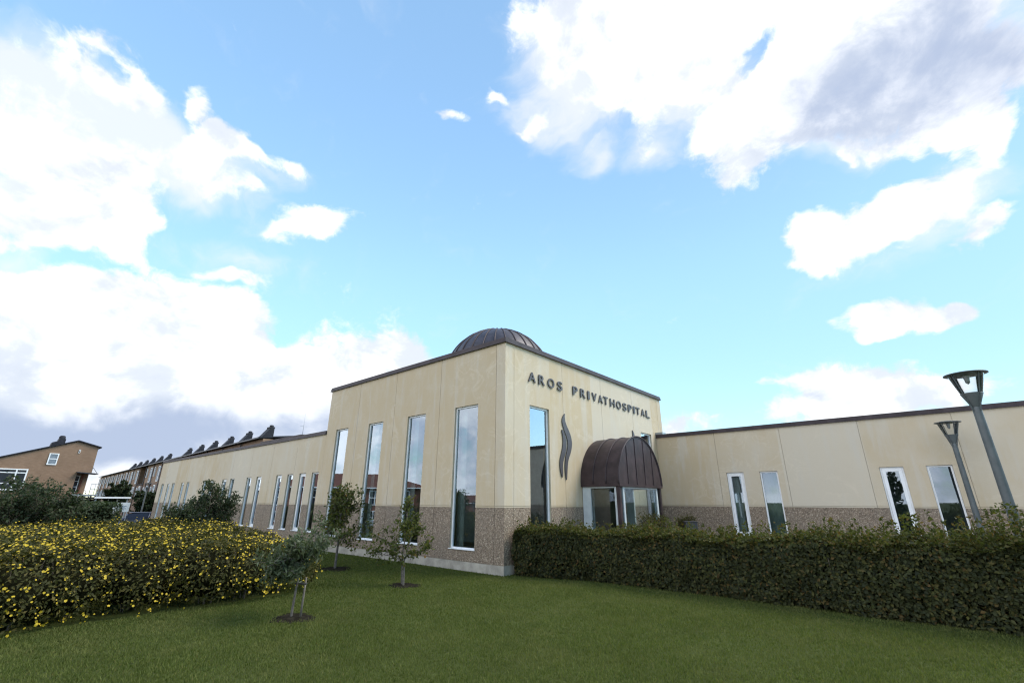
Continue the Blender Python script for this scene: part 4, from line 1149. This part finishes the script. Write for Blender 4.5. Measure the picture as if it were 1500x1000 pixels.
mb = MB(); mb.prism([(-2.42, 2.02), (-.55, 2.02), (-.55, 2.14), (-2.42, 2.14)], fx, -49.5, -51.25); bal = mb.build('balcony', M['greymetal'], TH)
mb = MB()
for y in (-1.2, -.9, -.6): mb.tube([(-49.6 - O.x, y - O.y, 2.14 - O.z), (-49.6 - O.x, y - O.y, 3.05 - O.z)], .025, 5)
mb.tube([(-49.6 - O.x, -1.2 - O.y, 3.05 - O.z), (-49.6 - O.x, -.58 - O.y, 3.05 - O.z)], .025, 5)
mb.tube([(-49.6 - O.x, -1.2 - O.y, 2.6 - O.z), (-49.6 - O.x, -.58 - O.y, 2.6 - O.z)], .018, 5); mb.build('railing', M['greymetal'], bal)
mb = MB()
for k in range(9): mb.prism([(-2.0, 2.0 - .28 * k), (-1.15, 2.0 - .28 * k), (-1.15, 1.95 - .28 * k), (-2.0, 1.95 - .28 * k)], fx, -49.4 + .26 * k, -49.1 + .26 * k)
for y in (-1.9, -1.2): mb.tube([(-49.4 - O.x, y - O.y, 2.0 - O.z), (-47.0 - O.x, y - O.y, -.68 - O.z)], .05, 6)
for y in (-1.0, -.7): mb.tube([(-49.7 - O.x, y - O.y, 2.05 - O.z), (-49.7 - O.x, y - O.y, -.68 - O.z)], .06, 6)
mb.build('stair', M['greymetal'], TH)

# ================================================================== brick row houses behind the long wing
RZ_ = math.atan2(.0443, -1)
def row_point(x): return (x, 6.44 - .0443 * (x + 33.4), -.68)
def make_row_house(kind, label, chimney=True):
    t = thing('row_house', label, 'house', (0, 0, 0), RZ_, 'brick row houses')
    w = 5.19
    b = lambda u, d, z: (u, -d, z)
    mb = MB()
    if kind == 'flat':
        mb.box(.0, w, -8, 0, 4.55, 7.16); mb.build('wall', M['brick_tan'], t)
        MB().box(.0, w, -8, .03, -.6, 4.545).build('wall', M['brick_brown'], t)
    else:
        mb.box(.0, w, -8, -1.6, 4.55, 7.16); mb.build('wall', M['brick_tan'], t)
        MB().box(.0, w, -8, .03, -.6, 4.5).build('wall', M['brick_brown'], t)
        MB().box(-.05, w + .05, -1.7, .15, 4.502, 4.62).build('ledge', M['slate'], t)
    mb = MB(); mb.prism([(.35, 7.16), (-4, 7.72), (-8.3, 7.16), (-8.3, 7.26), (-4, 7.84), (.35, 7.28)], lambda u, v, q: (q, u, v), 0, w)
    rf = mb.build('roof', M['slate'], t)
    mb = MB(); mb.box(0, w, .36, .44, 7.14, 7.24); mb.build('gutter', M['darkmetal'], t)
    if chimney:
        mb = MB()
        mb.prism([(.20, 7.2), (-.48, 8.12), (-.76, 8.12), (-.76, 7.3)], lambda u, v, q: (q, u, v), .05, .95)
        mb.prism([(-.42, 8.08), (-.42, 8.20), (-.81, 8.20), (-.81, 8.08)], lambda u, v, q: (q, u, v), .12, .88)
        mb.lathe([(.15, 8.19), (.17, 8.36), (.0, 8.4)], (.5, -.65, 0), 12)
        mb.build('chimney', M['slate'], rf)
    if kind == 'flat':
        win_parts(t, b, .8, 1.9, 4.75, 6.75, w=.08, pane='paleglass', d=(-.10, .02))
        win_parts(t, b, 3.9, 4.3, 5.5, 6.75, w=.06, pane='paleglass', d=(-.10, .02))
    win_parts(t, b, 1.2, 2.3, 2.6, 4.3, w=.10, pane='paleglass', d=(-.13, .0))
    win_parts(t, b, 3.4, 3.9, 2.9, 4.1, w=.08, pane='darkglass', d=(-.13, .0))
    MB().tube([(5.0, .12, .0), (5.0, .12, 7.1)], .05, 6).build('downpipe', M['darkmetal'], t)
    return t
LA = 'brown brick row house with tall pale windows and a stepped chimney'
LB = 'brick row house whose plain tan upper wall is set back above a ledge'
LC = 'row house behind the long wing, only its roof and stepped chimney showing'
LD = 'far brick row house at the end of the row, dark roof without chimney'
protoA = make_row_house('flat', LA); protoB = make_row_house('set_back', LB); protoC = make_row_house('flat', LD, False)
usedp = set()
for k in range(19):
    src = protoC if (k == 6 or k > 12) else (protoB if k == 9 else protoA)
    lab = LC if k < 6 else LD if src is protoC else LB if src is protoB else LA
    if k == 6: lab = 'brick row house behind the wing end, with no chimney between its neighbours'
    p = row_point(-32.5 - 5.2 * k)
    if src.name in usedp: copy_thing(src, p, RZ_, lab)
    else:
        usedp.add(src.name); src.location = p; src['label'] = lab

# ================================================================== carport, notice board, car
CP = thing('carport', 'low flat-roofed open carport with pale roof edge below the tan house', 'carport', (-45.6, -.1, -.68))
MB().box(-13, 0, -1.15, 1.2, 2.45, 2.58).build('roof', M['slate'], CP)
MB().box(.002, .06, -1.2, 1.25, 2.47, 2.60).build('fascia', M['boardwhite'], CP)
for x in (-.2, -4.4, -8.6, -12.8):
    for y in (-1.05, 1.1): MB().box(x - .05, x + .05, y - .05, y + .05, -.05, 2.448).build('post', M['greymetal'], CP)
MB().box(-13, -12.9, -1.0, 1.05, 0, 2.44).build('back_wall', M['brick_brown'], CP)

NB = thing('notice_board', 'small white notice board on two posts in front of the carport', 'sign', (-31.6, -1.80, -.62), R(-6))
MB().box(-.03, .0, -.42, .42, 1.55, 2.12).build('board', M['boardwhite'], NB, bevel=.01)
mb = MB()
for k in range(4): mb.box(.003, .006, -.22, .26 - .09 * (k % 2), 1.88 - .07 * k, 1.92 - .07 * k)
mb.build('print', M['boardprint'], NB)
for y in (-.36, .36): MB().tube([(-.05, y, -.1), (-.05, y, 2.1)], .03, 8).build('post', M['greymetal'], NB)

def make_car(label, loc, rz, paint):
    t = thing('parked_car', label, 'car', loc, rz)
    # local +x forward; body section lofted across the width
    low = [(-2.05, .32), (-2.1, .62), (-2.02, .90), (-.9, .96), (.75, .92), (1.55, .80), (2.02, .66), (2.1, .42), (2.0, .25), (-1.95, .25)]
    mb = MB(); n = len(low); vs = []
    secs = [(-.86, .93), (-.80, 1.0), (0, 1.015), (.80, 1.0), (.86, .93)]
    for y, s in secs: vs += [(x * (s if abs(x) > 1.5 else 1), y, z) for x, z in low]
    fs = [(i * n + k, i * n + (k + 1) % n, i * n + n + (k + 1) % n, i * n + n + k) for i in range(4) for k in range(n)] + [tuple(range(n)), tuple(range(4 * n, 5 * n))]
    mb.add(vs, fs, False); body = mb.build('body', M[paint], t, bevel=.03)
    cab = [(-1.95, .90), (-1.62, 1.36), (-1.2, 1.45), (-.1, 1.47), (.45, 1.40), (1.15, .90)]
    mb = MB(); n = len(cab)
    vs = [(x, s * (.80 if z < 1 else .62), z) for s in (-1, 1) for x, z in cab]
    mb.add(vs, [tuple(range(n)), tuple(range(n, 2 * n))] + [(k, (k + 1) % n, n + (k + 1) % n, n + k) for k in range(n)])
    mb.build('glazing', M['darkglass'], t, bevel=.03)
    mb = MB(); mb.box(-1.55, .30, -.60, .60, 1.455, 1.495); mb.build('roof', M['carpale'] if paint == 'carpale' else M['carpaint'], t, bevel=.015)
    mb = MB()
    for s in (-1, 1):
        for a, b in (((-1.6, 1.37), (-1.93, .92)), ((-.35, 1.45), (-.42, .93)), ((.42, 1.40), (1.10, .93))):
            mb.tube([(a[0], s * .625, a[1]), (b[0], s * .805, b[1])], .03, 5)
    mb.build('pillar', M[paint], t)
    for x in (-1.3, 1.3):
        for s in (-1, 1):
            m = Matrix.Translation((x, s * .80, .31)) @ Matrix.Rotation(R(90), 4, 'X')
            wh = MB().lathe([(.20, -.10), (.30, -.10), (.315, -.06), (.315, .06), (.30, .10), (.20, .10), (.20, -.10)], n=24, m=m).build('wheel', M['tyre'], t)
            MB().lathe([(.0, -.06), (.19, -.085), (.199, -.04), (.199, .04), (.19, .085), (.0, .06)], n=20, m=m).build('rim', M['rim'], wh)
    for s in (-1, 1):
        MB().box(1.93, 2.075, s * .62 - .16, s * .62 + .16, .56, .70).build('headlight', M['lens'], t, bevel=.02)
        MB().box(-2.115, -1.98, s * .68 - .12, s * .68 + .12, .62, .84).build('tail_light', M['redlens'], t, bevel=.02)
        MB().box(.85, 1.0, s * .92 - .08, s * .92 + .08, .92, 1.04).build('mirror', M[paint], t, bevel=.02)
    return t
make_car('dark blue parked car, only its roof showing above the shrubs by the wing end', (-36.0, 1.1, -.665), R(80), 'carpaint')
make_car('silver car parked by the red brick house, seen mirrored in a tall window', (-36.4, -17.5, gz(-36.4, -17.5) + .012), R(118), 'carpale')

# ================================================================== houses across the lawn, mirrored in the tall windows
def red_house(label, loc, rz, ln, dp, ze, zr, wins):
    t = thing('red_brick_house', label, 'house', loc, rz)
    MB().box(0, ln, 0, dp, -1.5, ze - .02).build('wall', M['brick_red'], t)
    o = .45
    mb = MB(); a = [(-o, -o, ze), (ln + o, -o, ze), (ln + o, dp + o, ze), (-o, dp + o, ze), (dp * .5, dp * .5, zr), (ln - dp * .5, dp * .5, zr)]
    mb.add(a, [(0, 1, 5, 4), (2, 3, 4, 5), (1, 2, 5), (3, 0, 4), (3, 2, 1, 0)])
    mb.build('roof', M['tile_red'], t)
    mb = MB(); mb.box(-o - .1, ln + o + .1, -o - .12, -o - .005, ze - .06, ze + .06); mb.build('gutter', M['boardwhite'], t)
    f = lambda u, d, z: (u, d, z)
    for (u0, u1, z0, z1) in wins: win_parts(t, f, u0, u1, z0, z1, mull=((u0 + u1) / 2,), trans=((z0 + z1) / 2,) if z1 - z0 > 1 else (), w=.10, pane='darkglass', d=(-.08, .03))
    return t
GZ1 = float(gz(-38, -21))
rz1 = math.atan2(.84, -.54)
red_house('two-storey red brick house with hipped red roof, mirrored in the tall windows', (-35.0, -25.8, GZ1), rz1, 17, 9.5, 3.0 - GZ1, 4.7 - GZ1,
          [(u, u + 1.25, z0 - GZ1, z1 - GZ1) for u in (2.0, 5.1, 8.4, 11.6, 14.6) for z0, z1 in ((1.2, 2.75), (-.35, .65))])
red_house('long low red-roofed house far across the lawn, mirrored behind the lamp post', (-58, -84, float(gz(-71, -68))), math.atan2(.82, -.57), 38, 10, 1.2 + 2.1, 3.0 + 2.1,
          [(u, u + 1.4, 1.0, 2.4) for u in (3, 8, 13, 18, 23, 28, 33)])

# ================================================================== mown lawn
def lawn_blades():
    rs = np.random.default_rng(77)
    pts = []
    for (x0, x1, y0, y1) in ((-13.5, 10.5, -9.6, .95),):
        n = 1150000
        x = rs.uniform(x0, x1, n); y = rs.uniform(y0, y1, n)
        d = np.hypot(x - CAM.x, y - CAM.y)
        fwd = (x - CAM.x) * _fw.x + (y - CAM.y) * _fw.y
        dens = np.clip(6.2 / np.maximum(d, .1), 0, 1) ** 1.5
        ok = (rs.random(n) < dens) & (y < np.where(x > -.05, .95, -.03)) & (fwd / np.maximum(d, .1) > .40) & (d > 3.0)
        ok &= ~((x < -1.55) & (y < -4.35))
        for sx_, sy_, rx, ry in SOIL: ok &= ((x - sx_) / rx) ** 2 + ((y - sy_) / ry) ** 2 > rs.uniform(.3, 1.15, n)
        pts.append(np.stack([x[ok], y[ok]], 1))
    p = np.concatenate(pts); m = len(p); d = np.hypot(p[:, 0] - CAM.x, p[:, 1] - CAM.y)
    big = lump(np.stack([p[:, 0], p[:, 1], 0 * d], 1), 1.3, 2.0)
    h = rs.uniform(.016, .038, m) * (1 + .25 * big); w = rs.uniform(.004, .0062, m) * np.clip(d / 6, 1, 2.2)
    a = rs.uniform(0, 2 * math.pi, m); lean = rs.normal(scale=.45, size=(m, 2)) * h[:, None]
    v = np.empty((m, 3, 3))
    v[:, 0] = np.stack([p[:, 0] - np.cos(a) * w, p[:, 1] - np.sin(a) * w, np.full(m, -.003)], 1)
    v[:, 1] = np.stack([p[:, 0] + np.cos(a) * w, p[:, 1] + np.sin(a) * w, np.full(m, -.003)], 1)
    v[:, 2] = np.stack([p[:, 0] + lean[:, 0], p[:, 1] + lean[:, 1], h], 1)
    o = np_mesh('grass', v.reshape(-1, 3), np.arange(m * 3).reshape(-1, 3), M['grass'])
    tag(o, 'short mown green grass of the lawn', 'grass', kind='stuff')
    print('grass blades', m)
lawn_blades()
